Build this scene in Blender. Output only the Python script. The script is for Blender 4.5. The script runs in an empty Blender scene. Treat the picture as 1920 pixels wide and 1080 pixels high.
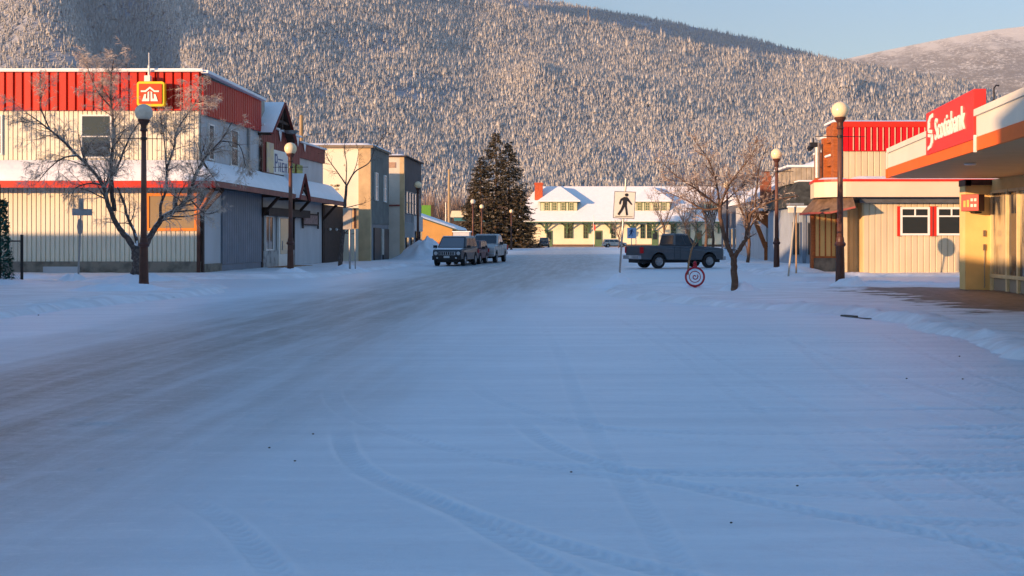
import bpy, bmesh, math, random
import numpy as np
from mathutils import Vector, Matrix
sc = bpy.context.scene
# ---------------------------------------------------------------- camera
CAM_H = 1.6
cam = bpy.data.cameras.new('camera'); co = bpy.data.objects.new('camera', cam); sc.collection.objects.link(co)
co.location = (0, 0, CAM_H); co.rotation_euler = (math.radians(90), 0, 0)
cam.sensor_width = 36; cam.lens = 2133/1920*36
cam.shift_x = -140/1920; cam.shift_y = -92/1920
cam.clip_start = 0.1; cam.clip_end = 30000
sc.camera = co
# ---------------------------------------------------------------- sky, sun, exposure
AZ, EL = math.radians(50), math.radians(6)
SUN = Vector((-math.sin(AZ)*math.cos(EL), -math.cos(AZ)*math.cos(EL), math.sin(EL)))
w = bpy.data.worlds.new('World'); sc.world = w; w.use_nodes = True
nt = w.node_tree; bg = nt.nodes['Background']
sky = nt.nodes.new('ShaderNodeTexSky'); sky.sky_type = 'NISHITA'; sky.sun_disc = False
sky.sun_elevation = EL; sky.sun_rotation = math.radians(180)+AZ
sky.altitude = 400; sky.air_density = 1.0; sky.dust_density = 0.3; sky.ozone_density = 2.0
# sky tinted by height: dimmed near the horizon, bluer overhead to light the snow
_tc = nt.nodes.new('ShaderNodeTexCoord'); _sp = nt.nodes.new('ShaderNodeSeparateXYZ'); _rp = nt.nodes.new('ShaderNodeValToRGB'); _mx = nt.nodes.new('ShaderNodeMix')
nt.links.new(_tc.outputs['Generated'], _sp.inputs[0]); nt.links.new(_sp.outputs[2], _rp.inputs[0])
_rp.color_ramp.elements[0].position = 0.12; _rp.color_ramp.elements[0].color = (0.62,0.50,0.48,1)
_rp.color_ramp.elements[1].position = 0.60; _rp.color_ramp.elements[1].color = (0.77,0.93,1.06,1)
_mx.data_type = 'RGBA'; _mx.blend_type = 'MULTIPLY'; _mx.inputs[0].default_value = 1
nt.links.new(sky.outputs[0], _mx.inputs[6]); nt.links.new(_rp.outputs[0], _mx.inputs[7]); nt.links.new(_mx.outputs[2], bg.inputs[0]); bg.inputs[1].default_value = 0.15
sl = bpy.data.lights.new('sun', 'SUN'); sl.energy = 2.65; sl.angle = math.radians(0.5); sl.color = (1.0, 0.60, 0.31)
so = bpy.data.objects.new('sun', sl); sc.collection.objects.link(so)
so.rotation_euler = SUN.to_track_quat('Z', 'Y').to_euler()
sc.view_settings.view_transform = 'Standard'; sc.view_settings.look = 'None'; sc.view_settings.gamma = 1
sc.view_settings.exposure = 1.56
sc.cycles.max_bounces = 5; sc.cycles.diffuse_bounces = 3
# ---------------------------------------------------------------- helpers
R = random.Random(7)
def link(o): sc.collection.objects.link(o); return o
def tag(o, label=None, cat=None, group=None, kind=None):
    if label: o['label'] = label
    if cat: o['category'] = cat
    if group: o['group'] = group
    if kind: o['kind'] = kind
    return o
def thing(name, label, cat, loc=(0,0,0), rz=0, group=None):
    o = link(bpy.data.objects.new(name, None)); o.location = loc; o.rotation_euler = (0, 0, rz)
    o.empty_display_size = 0.3
    return tag(o, label, cat, group)
MC = {}
def mat(name, col, rough=0.7, var=0.12, scale=3.0, bump=0.0, metal=0.0, bscale=None, stretch=(1,1,1), spec=0.3, col2=None, thr=0.55, soft=0.1):
    if name in MC: return MC[name]
    m = bpy.data.materials.new(name); m.use_nodes = True; t = m.node_tree; b = t.nodes['Principled BSDF']
    b.inputs['Roughness'].default_value = rough; b.inputs['Metallic'].default_value = metal
    b.inputs['Specular IOR Level'].default_value = spec
    tc = t.nodes.new('ShaderNodeTexCoord'); mp = t.nodes.new('ShaderNodeMapping'); mp.inputs['Scale'].default_value = stretch
    t.links.new(tc.outputs['Object'], mp.inputs[0])
    n = t.nodes.new('ShaderNodeTexNoise'); n.inputs['Scale'].default_value = scale; n.inputs['Detail'].default_value = 6
    t.links.new(mp.outputs[0], n.inputs['Vector'])
    r = t.nodes.new('ShaderNodeValToRGB')
    c = col; d = col2 if col2 else tuple(x*(1-2.2*var) for x in c)
    if col2: r.color_ramp.elements[0].position = thr-soft; r.color_ramp.elements[1].position = thr+soft
    else: r.color_ramp.elements[0].position = 0.3; r.color_ramp.elements[1].position = 0.7
    r.color_ramp.elements[0].color = (*(c if col2 else d), 1); r.color_ramp.elements[1].color = (*(d if col2 else c), 1)
    t.links.new(n.outputs[0], r.inputs[0]); t.links.new(r.outputs[0], b.inputs['Base Color'])
    if bump:
        bn = t.nodes.new('ShaderNodeTexNoise'); bn.inputs['Scale'].default_value = bscale or scale*4; bn.inputs['Detail'].default_value = 5
        t.links.new(mp.outputs[0], bn.inputs['Vector'])
        bu = t.nodes.new('ShaderNodeBump'); bu.inputs['Strength'].default_value = 1; bu.inputs['Distance'].default_value = bump
        t.links.new(bn.outputs[0], bu.inputs['Height']); t.links.new(bu.outputs[0], b.inputs['Normal'])
    MC[name] = m; return m
def glass(name, col=(0.02,0.025,0.03), rough=0.04):
    if name in MC: return MC[name]
    m = bpy.data.materials.new(name); m.use_nodes = True; b = m.node_tree.nodes['Principled BSDF']
    b.inputs['Base Color'].default_value = (*col, 1); b.inputs['Roughness'].default_value = rough
    b.inputs['Specular IOR Level'].default_value = 0.8; b.inputs['IOR'].default_value = 1.5
    MC[name] = m; return m
class MB:
    def __init__(s): s.v = []; s.f = []; s.m = []; s.ci = 0
    def add(s, vs, fs):
        k = len(s.v); s.v += [tuple(p) for p in vs]; s.f += [tuple(i+k for i in f) for f in fs]; s.m += [s.ci]*len(fs); return s
    def box(s, x0, x1, y0, y1, z0, z1):
        v = [(x,y,z) for z in (z0,z1) for y in (y0,y1) for x in (x0,x1)]
        return s.add(v, [(0,2,3,1),(4,5,7,6),(0,1,5,4),(2,6,7,3),(0,4,6,2),(1,3,7,5)])
    def obox(s, c, u, n, hu, hn, z0, z1):   # box with plan axes u, n about centre c
        v = []
        for z in (z0, z1):
            for a, b in ((-1,-1),(1,-1),(-1,1),(1,1)):
                v.append((c[0]+u[0]*hu*a+n[0]*hn*b, c[1]+u[1]*hu*a+n[1]*hn*b, z))
        return s.add(v, [(0,2,3,1),(4,5,7,6),(0,1,5,4),(2,6,7,3),(0,4,6,2),(1,3,7,5)])
    def prism(s, poly, z0, z1):
        n = len(poly); v = [(p[0],p[1],z0) for p in poly]+[(p[0],p[1],z1) for p in poly]
        return s.add(v, [tuple(range(n))[::-1], tuple(range(n, 2*n))]+[(i,(i+1)%n,(i+1)%n+n,i+n) for i in range(n)])
    def ext(s, poly, axis, a0, a1):  # poly in the plane across axis, extruded a0..a1 (axis 'x': (y,z); 'y': (x,z))
        n = len(poly)
        f = (lambda p,a:(a,p[0],p[1])) if axis=='x' else (lambda p,a:(p[0],a,p[1]))
        v = [f(p,a0) for p in poly]+[f(p,a1) for p in poly]
        return s.add(v, [tuple(range(n))[::-1], tuple(range(n, 2*n))]+[(i,(i+1)%n,(i+1)%n+n,i+n) for i in range(n)])
    def bar(s, p, q, wd, dp=None, up=(0,0,1)):
        p = Vector(p); q = Vector(q); d = (q-p).normalized(); upv = Vector(up)
        if abs(d.dot(upv)) > 0.98: upv = Vector((1,0,0))
        sx = d.cross(upv).normalized()*wd/2; sy = sx.cross(d).normalized()*(dp or wd)/2
        v = [c+sx*a+sy*b for c in (p,q) for a,b in ((-1,-1),(1,-1),(1,1),(-1,1))]
        return s.add(v, [(0,3,2,1),(4,5,6,7),(0,1,5,4),(1,2,6,5),(2,3,7,6),(3,0,4,7)])
    def tube(s, pts, rad, n=8, cap=True):
        pts = [Vector(p) for p in pts]; k = len(pts)
        if not hasattr(rad, '__len__'): rad = [rad]*k
        vs = []; prev = None
        for i, p in enumerate(pts):
            d = (pts[min(i+1,k-1)]-pts[max(i-1,0)])
            d = d.normalized() if d.length > 1e-9 else Vector((0,0,1))
            a = prev if prev is not None else (Vector((1,0,0)) if abs(d.x) < 0.9 else Vector((0,1,0)))
            a = (a - d*a.dot(d)); a = a.normalized() if a.length > 1e-6 else d.orthogonal().normalized()
            prev = a; b = d.cross(a)
            for j in range(n):
                t = 2*math.pi*j/n; vs.append(p+a*math.cos(t)*rad[i]+b*math.sin(t)*rad[i])
        fs = [(i*n+j, i*n+(j+1)%n, (i+1)*n+(j+1)%n, (i+1)*n+j) for i in range(k-1) for j in range(n)]
        if cap: fs += [tuple(range(n))[::-1], tuple(range((k-1)*n, k*n))]
        return s.add(vs, fs)
    def lathe(s, prof, n=20, c=(0,0,0), cap=True):
        vs = []; k = len(prof)
        for r, z in prof:
            for j in range(n):
                t = 2*math.pi*j/n; vs.append((c[0]+r*math.cos(t), c[1]+r*math.sin(t), c[2]+z))
        fs = [(i*n+j, i*n+(j+1)%n, (i+1)*n+(j+1)%n, (i+1)*n+j) for i in range(k-1) for j in range(n)]
        if cap: fs += [tuple(range(n))[::-1], tuple(range((k-1)*n, k*n))]
        return s.add(vs, fs)
    def ball(s, c, r, n=20, sz=1.0):
        m = n//2; return s.lathe([(max(1e-3, r*math.sin(math.pi*i/m)), -r*sz*math.cos(math.pi*i/m)) for i in range(m+1)], n, c)
    def quad(s, a, b, c, d): return s.add([a,b,c,d], [(0,1,2,3)])
    def xf(s, M, k=0):
        for i in range(k, len(s.v)): s.v[i] = tuple(M @ Vector(s.v[i]))
        return s
    def build(s, name, m, parent=None, smooth=False, bevel=0, local=False):
        me = bpy.data.meshes.new(name)
        off = Vector((0,0,0)) if (parent is None or local) else parent.matrix_basis.translation
        p2 = parent.parent if parent is not None else None
        if p2 is not None and not local: off = off + p2.matrix_basis.translation
        me.from_pydata([tuple(Vector(p)-off) for p in s.v], [], s.f)
        for q in (m if isinstance(m, (list,tuple)) else [m]): me.materials.append(q)
        if any(s.m): me.polygons.foreach_set('material_index', s.m)
        if smooth: me.polygons.foreach_set('use_smooth', [True]*len(me.polygons))
        me.update(); o = link(bpy.data.objects.new(name, me))
        if parent is not None: o.parent = parent
        if bevel:
            bv = o.modifiers.new('bevel', 'BEVEL'); bv.width = bevel; bv.segments = 3; bv.limit_method = 'ANGLE'; bv.angle_limit = 0.6
        return o
def np_mesh(name, V, F, m, smooth=False, parent=None, mi=None):
    me = bpy.data.meshes.new(name); n = F.shape[1]
    me.vertices.add(len(V)); me.vertices.foreach_set('co', np.asarray(V, np.float32).ravel())
    me.loops.add(F.size); me.loops.foreach_set('vertex_index', F.astype(np.int32).ravel())
    me.polygons.add(len(F)); me.polygons.foreach_set('loop_start', np.arange(0, F.size, n, dtype=np.int32))
    me.polygons.foreach_set('loop_total', np.full(len(F), n, np.int32))
    for q in (m if isinstance(m, (list,tuple)) else [m]): me.materials.append(q)
    if mi is not None: me.polygons.foreach_set('material_index', np.asarray(mi, np.int32))
    if smooth: me.polygons.foreach_set('use_smooth', np.ones(len(F), bool))
    me.update(calc_edges=True); o = link(bpy.data.objects.new(name, me))
    if parent is not None: o.parent = parent
    return o
def copy_tree(o, parent=None):
    c = o.copy(); sc.collection.objects.link(c)
    if parent is not None: c.parent = parent; c.matrix_parent_inverse = o.matrix_parent_inverse
    for ch in list(o.children): copy_tree(ch, c)
    return c
def _h(i, j, s):
    n = (i*374761393 + j*668265263 + s*1274126177) & 0xffffffff
    n = ((n ^ (n >> 13)) * 1274126177) & 0xffffffff
    return ((n ^ (n >> 16)) & 0xffff)/65535.0
def vnoise(x, y, s=0):
    x = np.asarray(x, float); y = np.asarray(y, float)
    i = np.floor(x).astype(np.int64); j = np.floor(y).astype(np.int64); u = x-i; v = y-j
    u = u*u*(3-2*u); v = v*v*(3-2*v)
    return (_h(i,j,s)*(1-u)+_h(i+1,j,s)*u)*(1-v)+(_h(i,j+1,s)*(1-u)+_h(i+1,j+1,s)*u)*v
def fbm(x, y, s=0, o=4):
    t = 0; a = 0.5
    for k in range(o): t = t+a*vnoise(x*2**k+17*k, y*2**k-9*k, s+k); a *= 0.5
    return t*1.07
def sstep(a, b, x): t = np.clip((x-a)/(b-a), 0, 1); return t*t*(3-2*t)
# ---------------------------------------------------------------- materials
def snow_mat(name, col=(0.82,0.85,0.91), bump=0.015, sc_=6):
    m = mat(name, col, 0.55, 0.03, 1.5, bump, 0, sc_, spec=0.35); return m
SNOW = snow_mat('fresh_snow')
SNOWR = snow_mat('roof_snow', (0.85,0.86,0.89), 0.03, 3)
CREAM = mat('cream_siding', (0.76,0.70,0.56), 0.45, 0.05, 1.2, stretch=(1,1,0.3))
GREYSID = mat('pale_siding', (0.5,0.52,0.55), 0.5, 0.08, 1.2, stretch=(1,1,0.3))
DKSID = mat('dark_blue_siding', (0.17,0.2,0.25), 0.5, 0.1, 1.5)
REDM = mat('red_metal', (0.52,0.024,0.012), 0.4, 0.1, 1.0, stretch=(1,1,0.3))
REDT = mat('red_trim', (0.60,0.03,0.015), 0.4, 0.08, 2)
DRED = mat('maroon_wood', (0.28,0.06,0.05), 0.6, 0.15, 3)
BROWN = mat('brown_paint', (0.09,0.035,0.025), 0.45, 0.15, 4)
DKWOOD = mat('dark_timber', (0.06,0.035,0.028), 0.7, 0.2, 4)
ORWOOD = mat('orange_timber', (0.42,0.12,0.03), 0.6, 0.2, 3, stretch=(1,1,4))
STONE = mat('stone_base', (0.24,0.21,0.17), 0.9, 0.2, 2.5, 0.02, col2=(0.13,0.12,0.1))
CONC = mat('concrete', (0.33,0.32,0.31), 0.9, 0.12, 1.5, 0.006)
STEEL = mat('galvanised_steel', (0.32,0.33,0.34), 0.45, 0.1, 8, metal=0.5)
BLACK = mat('black_paint', (0.02,0.02,0.024), 0.45, 0.1, 8)
WHITE = mat('white_paint', (0.78,0.77,0.74), 0.45, 0.04, 3)
GLASS = glass('window_glass')
YEL = mat('yellow_paint', (0.85,0.6,0.02), 0.4, 0.05, 4)
# ---------------------------------------------------------------- ground, road, pavements
def terrain_z(X, Y):  # town ground is level
    return 0*X
m = bpy.data.materials.new('packed_snow_road'); m.use_nodes = True; t = m.node_tree; L = t.links.new; b = t.nodes['Principled BSDF']
b.inputs['Roughness'].default_value = 0.42; b.inputs['Specular IOR Level'].default_value = 0.5
def N(k, **kw):
    n = t.nodes.new(k)
    for a, v in kw.items(): setattr(n, a, v)
    return n
def math_(op, a, c=None, cl=False):
    n = N('ShaderNodeMath', operation=op, use_clamp=cl)
    for i, q in enumerate((a, c)):
        if q is None: continue
        if isinstance(q, (int,float)): n.inputs[i].default_value = q
        else: L(q, n.inputs[i])
    return n.outputs[0]
def noise(vec, s, d=5, rough=0.55):
    n = N('ShaderNodeTexNoise'); n.inputs['Scale'].default_value = s; n.inputs['Detail'].default_value = d; n.inputs['Roughness'].default_value = rough
    L(vec, n.inputs['Vector']); return n.outputs[0]
def mapped(sx, sy, rot=0):
    mp = N('ShaderNodeMapping'); mp.inputs['Scale'].default_value = (sx, sy, 1); mp.inputs['Rotation'].default_value = (0,0,rot); L(tcO, mp.inputs[0]); return mp.outputs[0]
def ramp(v, a, c):
    n = N('ShaderNodeMapRange'); n.interpolation_type = 'SMOOTHSTEP'; n.inputs[1].default_value = a; n.inputs[2].default_value = c; L(v, n.inputs[0]); return n.outputs[0]
def mixc(f, c1, c2):
    n = N('ShaderNodeMix', data_type='RGBA')
    if isinstance(f, (int,float)): n.inputs[0].default_value = f
    else: L(f, n.inputs[0])
    for i, q in ((6,c1),(7,c2)):
        if isinstance(q, tuple): n.inputs[i].default_value = (*q, 1)
        else: L(q, n.inputs[i])
    return n.outputs[2]
tcO = N('ShaderNodeTexCoord').outputs['Object']
sep = N('ShaderNodeSeparateXYZ'); L(tcO, sep.inputs[0]); X_, Y_ = sep.outputs[0], sep.outputs[1]
big = noise(mapped(0.5, 0.12), 1.0, 4)
xw = math_('ADD', X_, math_('MULTIPLY', math_('SUBTRACT', big, 0.5), 3.4))
# right edge of the worn lane moves from X=-2.6 near to X=+2 far away
re = math_('SUBTRACT', xw, math_('MULTIPLY', ramp(Y_, 14, 75), 5.0))
lane = math_('MULTIPLY', ramp(xw, -9.6, -6.0), math_('SUBTRACT', 1.0, ramp(re, -5.2, -0.8)))
streak = noise(mapped(2.6, 0.16, 0.02), 1.0, 7, 0.65)
streak2 = noise(mapped(0.16, 2.2, -0.12), 1.0, 6, 0.6)
lane = math_('MULTIPLY', lane, math_('ADD', 0.58, math_('MULTIPLY', ramp(streak, 0.25, 0.65), 0.42)))
lane = math_('MULTIPLY', lane, math_('SUBTRACT', 1.0, math_('MULTIPLY', ramp(Y_, 70, 200), 0.6)))
fine = noise(tcO, 34, 4, 0.7)
c = mixc(ramp(streak2, 0.3, 0.75), (0.64,0.73,0.81), (0.77,0.85,0.92))
c = mixc(math_('MULTIPLY', ramp(noise(mapped(0.22,0.3), 1.0, 5), 0.45, 0.75), 0.3), c, (0.62,0.66,0.72))
c = mixc(math_('MULTIPLY', lane, 0.97), c, mixc(ramp(fine, 0.3, 0.7), (0.155,0.155,0.152), (0.245,0.245,0.24)))
c = mixc(math_('MULTIPLY', ramp(noise(mapped(0.8, 5.5, -0.06), 1.0, 9, 0.75), 0.46, 0.72), 0.30), c, (0.60,0.65,0.73))
c = mixc(math_('MULTIPLY', ramp(noise(mapped(7, 9, 0.3), 1.0, 7, 0.75), 0.5, 0.72), 0.30), c, (0.58,0.63,0.71))
c = mixc(math_('MULTIPLY', ramp(noise(mapped(4, 11, 0.15), 1.0, 7, 0.75), 0.52, 0.7), 0.26), c, (0.93,0.94,0.96))
c = mixc(math_('MULTIPLY', ramp(noise(mapped(2.4, 3.2, 0.5), 1.0, 9, 0.82), 0.50, 0.62), 0.20), c, (0.55,0.60,0.68))
grit = ramp(noise(tcO, 11, 6, 0.8), 0.70, 0.78)
c = mixc(math_('MULTIPLY', grit, 0.22), c, (0.3,0.28,0.26))
# faint streaky warm grey tint over the crossing further up
c = mixc(math_('MULTIPLY', math_('MULTIPLY', ramp(Y_, 24, 44), ramp(streak2, 0.36, 0.6)), 0.26), c, (0.60,0.55,0.53))
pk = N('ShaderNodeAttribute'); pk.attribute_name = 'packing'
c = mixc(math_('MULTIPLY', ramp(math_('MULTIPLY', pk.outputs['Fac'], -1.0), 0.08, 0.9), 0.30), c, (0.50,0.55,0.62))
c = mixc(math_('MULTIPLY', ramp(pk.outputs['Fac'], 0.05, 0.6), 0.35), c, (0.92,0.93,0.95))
L(c, b.inputs['Base Color'])
hsum = math_('ADD', math_('MULTIPLY', streak, 0.006), math_('MULTIPLY', streak2, 0.010))
hsum = math_('ADD', hsum, math_('MULTIPLY', fine, 0.006)); hsum = math_('ADD', hsum, math_('MULTIPLY', noise(mapped(6,9,0.2), 1.0, 8, 0.75), 0.02))
hsum = math_('ADD', hsum, math_('MULTIPLY', noise(tcO, 7, 5), 0.006))
bu = N('ShaderNodeBump'); bu.inputs['Distance'].default_value = 1.0; bu.inputs['Strength'].default_value = 0.55
L(hsum, bu.inputs['Height']); L(bu.outputs[0], b.inputs['Normal'])
ROADM = m
# ground sheet to the horizon
g = MB(); g.add([(-9000,-3000,-0.03),(9000,-3000,-0.03),(9000,12000,-0.03),(-9000,12000,-0.03)], [(0,1,2,3)])
tag(g.build('ground', SNOW), kind='structure')
# tyre tracks pressed into the snow
def track_field(X, Y, pts, wide=0.17, depth=0.009):
    H = np.zeros_like(X); P = np.array(pts, float)
    # smooth the polyline
    tt = np.linspace(0, len(P)-1, 60); i = np.clip(tt.astype(int), 0, len(P)-2); f = tt-i
    P0 = P[np.clip(i-1,0,len(P)-1)]; P1 = P[i]; P2 = P[i+1]; P3 = P[np.clip(i+2,0,len(P)-1)]; f = f[:,None]
    Q = 0.5*((2*P1)+(-P0+P2)*f+(2*P0-5*P1+4*P2-P3)*f*f+(-P0+3*P1-3*P2+P3)*f**3)
    lo = Q.min(0)-0.5; hi = Q.max(0)+0.5
    M = (X>lo[0])&(X<hi[0])&(Y>lo[1])&(Y<hi[1]); x = X[M]; y = Y[M]
    best = np.full(x.shape, 9.0); side = np.zeros(x.shape); arc = np.zeros(x.shape); s0 = 0
    for k in range(len(Q)-1):
        d = Q[k+1]-Q[k]; l = np.hypot(*d)
        if l < 1e-6: continue
        d = d/l; rx = x-Q[k,0]; ry = y-Q[k,1]; a = np.clip(rx*d[0]+ry*d[1], 0, l)
        dx = rx-a*d[0]; dy = ry-a*d[1]; dd = np.hypot(dx, dy); mm = dd < best
        best[mm] = dd[mm]; side[mm] = (dx*d[1]-dy*d[0])[mm]; arc[mm] = (s0+a)[mm]; s0 += l
    inside = 1-sstep(wide*0.4, wide*0.5, best)
    tread = 0.5+0.5*np.sin((arc+np.abs(side)*0.9)*2*math.pi/0.095)
    ridge = np.exp(-((best-wide*0.58)/0.035)**2)
    fade = sstep(0, 2.0, arc)*(1-sstep(s0-2.0, s0, arc))*(0.45+0.75*fbm(x*0.8, y*0.8, 5, 2))
    H[M] = (-inside*depth*(0.15+0.75*tread)+ridge*depth*0.35)*fade
    return H
TR = []
def pair(pts, sep_=1.6, **k):
    P = np.array(pts, float); D = np.gradient(P, axis=0); D /= np.hypot(D[:,0], D[:,1])[:,None]; Nn = np.stack([-D[:,1], D[:,0]], 1)
    TR.append((P+Nn*sep_/2, k)); TR.append((P-Nn*sep_/2, k))
pair([(-0.6,12.0),(2,11.3),(6,11.5),(13,12.4)])
pair([(-1.2,9.2),(0.8,8.4),(3,8.6),(7,9.6),(12,11)], depth=0.012)
pair([(-2.2,13.2),(-1.4,10.4),(0.3,8.3),(2.6,7.6),(5.5,8.0)], 1.5, depth=0.008)
pair([(1.5,9.8),(3.2,9.2),(5.6,9.3),(8.5,10.4)], 0.4, depth=0.012)
pair([(0.6,7.6),(2.2,7.1),(5,7.4),(9,8.4)], depth=0.011)
pair([(-1.5,10.5),(-0.9,8.2),(0.2,6.6),(1.6,5.2),(3,3.4)], 1.5, depth=0.013)
pair([(-2.6,8.0),(-1.6,6.8),(-0.8,5.4),(0.2,3.6)], 1.2, depth=0.012)
pair([(-1,14),(4,14.2),(9,15.6),(16,19)])
pair([(-3,17),(2,16.4),(8,18.5),(14,24)])
pair([(-0.3,24),(0.4,16),(0.8,10),(1.4,4)], depth=0.007)
pair([(2.0,22),(2.6,14),(3.2,8),(3.6,4)], depth=0.008)
for _i in range(16):
    _r = random.Random(100+_i); _y = 6.2+_i*0.95+_r.uniform(-.4,.4); _x = _r.uniform(-1.5,3); _s = _r.uniform(-0.05,0.14)
    pair([(_x,_y),(_x+3,_y+3*_s+_r.uniform(-.15,.15)),(_x+7,_y+7*_s),(_x+12,_y+12*_s+_r.uniform(-.3,.6))], _r.choice([1.5,1.6,0.5]), depth=_r.uniform(0.005,0.009), wide=0.15)
pair([(4.2,20),(3.7,12),(4.6,7),(5.2,4)], depth=0.008)
pair([(-9,20),(-6,20.5),(0,20.2),(6,20.4)], depth=0.008)
def micro(X, Y):
    h = 0.020*(fbm(X*0.35, Y*0.3, 1, 4)-0.5)+0.010*(fbm(X*2.2, Y*1.6, 11, 4)-0.5)
    amp = sstep(2.6, 1.0, -X)
    rough = 0.35+0.9*sstep(0.42, 0.62, fbm(X*0.5, Y*0.4, 77, 3))
    h = h+0.006*(fbm(X*9, Y*6, 21, 3)-0.5)*rough
    # lumps thrown by wheels
    l = vnoise(X*6.3, Y*6.3, 31); h = h+0.012*sstep(0.86, 0.98, l)*sstep(0.45, 0.65, fbm(X*0.6, Y*0.6, 91, 2))
    return h
# pavement outlines (plan)
PV = {
 'near_right': [(5.75,-12),(5.75,21.5),(5.3,23.2),(3.9,25.2),(2.3,27.4),(0.9,30.2),(0.45,33.6),(0.8,36.6),(2.2,38.0),(6,38.6),(45,38.8),(45,-12)],
 'near_left': [(-11.4,-12),(-11.5,26),(-11.0,30),(-10.6,33),(-11.2,36),(-13,38.6),(-17,39.6),(-60,39.8),(-60,-12)],
 'far_left': [(-60,44.6),(-17,44.4),(-12.3,44.6),(-11.0,46.0),(-10.6,52),(-10.3,62),(-9.9,73),(-10.6,90),(-10.6,150),(-60,150)],
 'far_right': [(45,46.8),(11.5,46.6),(9.0,47.2),(7.9,49.0),(7.7,56),(8.6,66),(8.9,90),(9.2,150),(45,150)]}
def sdist(X, Y, poly):
    P = np.array(poly, float); n = len(P); d = np.full(X.shape, 1e9); ins = np.zeros(X.shape, bool)
    for i in range(n):
        a = P[i]; b_ = P[(i+1)%n]; e = b_-a; wx = X-a[0]; wy = Y-a[1]
        t_ = np.clip((wx*e[0]+wy*e[1])/(e@e), 0, 1); d = np.minimum(d, np.hypot(wx-t_*e[0], wy-t_*e[1]))
        c_ = ((a[1] > Y) != (b_[1] > Y)) & (X < (b_[0]-a[0])*(Y-a[1])/(b_[1]-a[1]+1e-12)+a[0]); ins ^= c_
    return np.where(ins, d, -d)
def fan(y0, y1, rows, s0, s1, cols):
    yy = y0*(y1/y0)**np.linspace(0,1,rows); ss = np.linspace(s0, s1, cols)
    Y = np.repeat(yy[:,None], cols, 1); X = Y*ss[None,:]
    return X, Y
def grid_faces(r, c):
    i = np.arange(r*c).reshape(r, c); return np.stack([i[:-1,:-1], i[:-1,1:], i[1:,1:], i[1:,:-1]], -1).reshape(-1,4)
# road surface: level sheet with fine relief, widening away from the crossing
X, Y = fan(1.3, 300, 1250, -0.85, 0.92, 960)
near = Y < 34
H = micro(X, Y)*np.clip(1-(Y-120)/200, 0.2, 1)
Hn = np.zeros_like(H)
for p, k in TR: Hn = Hn+track_field(X, Y, p, **k)
# windrows of ploughed snow crossing the junction
H = H+Hn+0.05*np.exp(-((X+9.3+0.5*np.sin(Y*0.2))/0.7)**2)*fbm(X*2,Y*0.7,51,3)*(Y<43)
H = H+0.028
V = np.stack([X, Y, H], -1).reshape(-1,3)
# a flat apron behind and beside the detailed sheet
ap = MB(); ap.add([(-60,-60,0.012),(60,-60,0.012),(60,1.2,0.012),(-60,1.2,0.012)], [(0,1,2,3)])
for s_, e_ in ((-60,-0.72),(0.62,60)): pass
road = np_mesh('road', V, grid_faces(*X.shape), ROADM, smooth=True); tag(road, kind='structure')
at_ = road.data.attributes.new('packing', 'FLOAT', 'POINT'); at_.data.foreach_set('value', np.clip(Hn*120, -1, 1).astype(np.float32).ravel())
tag(ap.build('road_apron', ROADM), kind='structure')
# pavement snow, with the bare forecourt in front of the bank
m = bpy.data.materials.new('pavement_snow'); m.use_nodes = True; t = m.node_tree; L = t.links.new; b = t.nodes['Principled BSDF']
b.inputs['Roughness'].default_value = 0.6; b.inputs['Specular IOR Level'].default_value = 0.3
tcO = N('ShaderNodeTexCoord').outputs['Object']
sep = N('ShaderNodeSeparateXYZ'); L(tcO, sep.inputs[0]); X_, Y_ = sep.outputs[0], sep.outputs[1]
nb = noise(mapped(0.75, 1.3), 1.0, 6, 0.62); nx = math_('MULTIPLY', math_('SUBTRACT', nb, 0.5), 7.0)
bx = ramp(math_('ADD', X_, nx), 7.5, 8.3)
by = math_('MULTIPLY', ramp(math_('ADD', Y_, math_('MULTIPLY', nx, 0.7)), 22.0, 23.2), math_('SUBTRACT', 1.0, ramp(math_('ADD', Y_, math_('MULTIPLY', nx, 0.25)), 34.0, 34.9)))
bare = math_('MULTIPLY', bx, by)
st = noise(mapped(0.5, 2.6), 1.0, 6, 0.6)
c = mixc(ramp(st, 0.35, 0.7), (0.70,0.69,0.71), (0.85,0.86,0.89))
c = mixc(math_('MULTIPLY', ramp(noise(tcO, 9, 6, 0.8), 0.66, 0.76), 0.35), c, (0.34,0.31,0.29))
c = mixc(bare, c, mixc(ramp(noise(tcO, 5, 6), 0.3, 0.7), (0.105,0.085,0.07), (0.19,0.16,0.135)))
L(c, b.inputs['Base Color'])
bu = N('ShaderNodeBump'); bu.inputs['Distance'].default_value = 0.02; bu.inputs['Strength'].default_value = 0.7
L(math_('ADD', noise(tcO, 6, 6, 0.65), math_('MULTIPLY', st, 0.6)), bu.inputs['Height']); L(bu.outputs[0], b.inputs['Normal'])
PAVM = m
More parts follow.
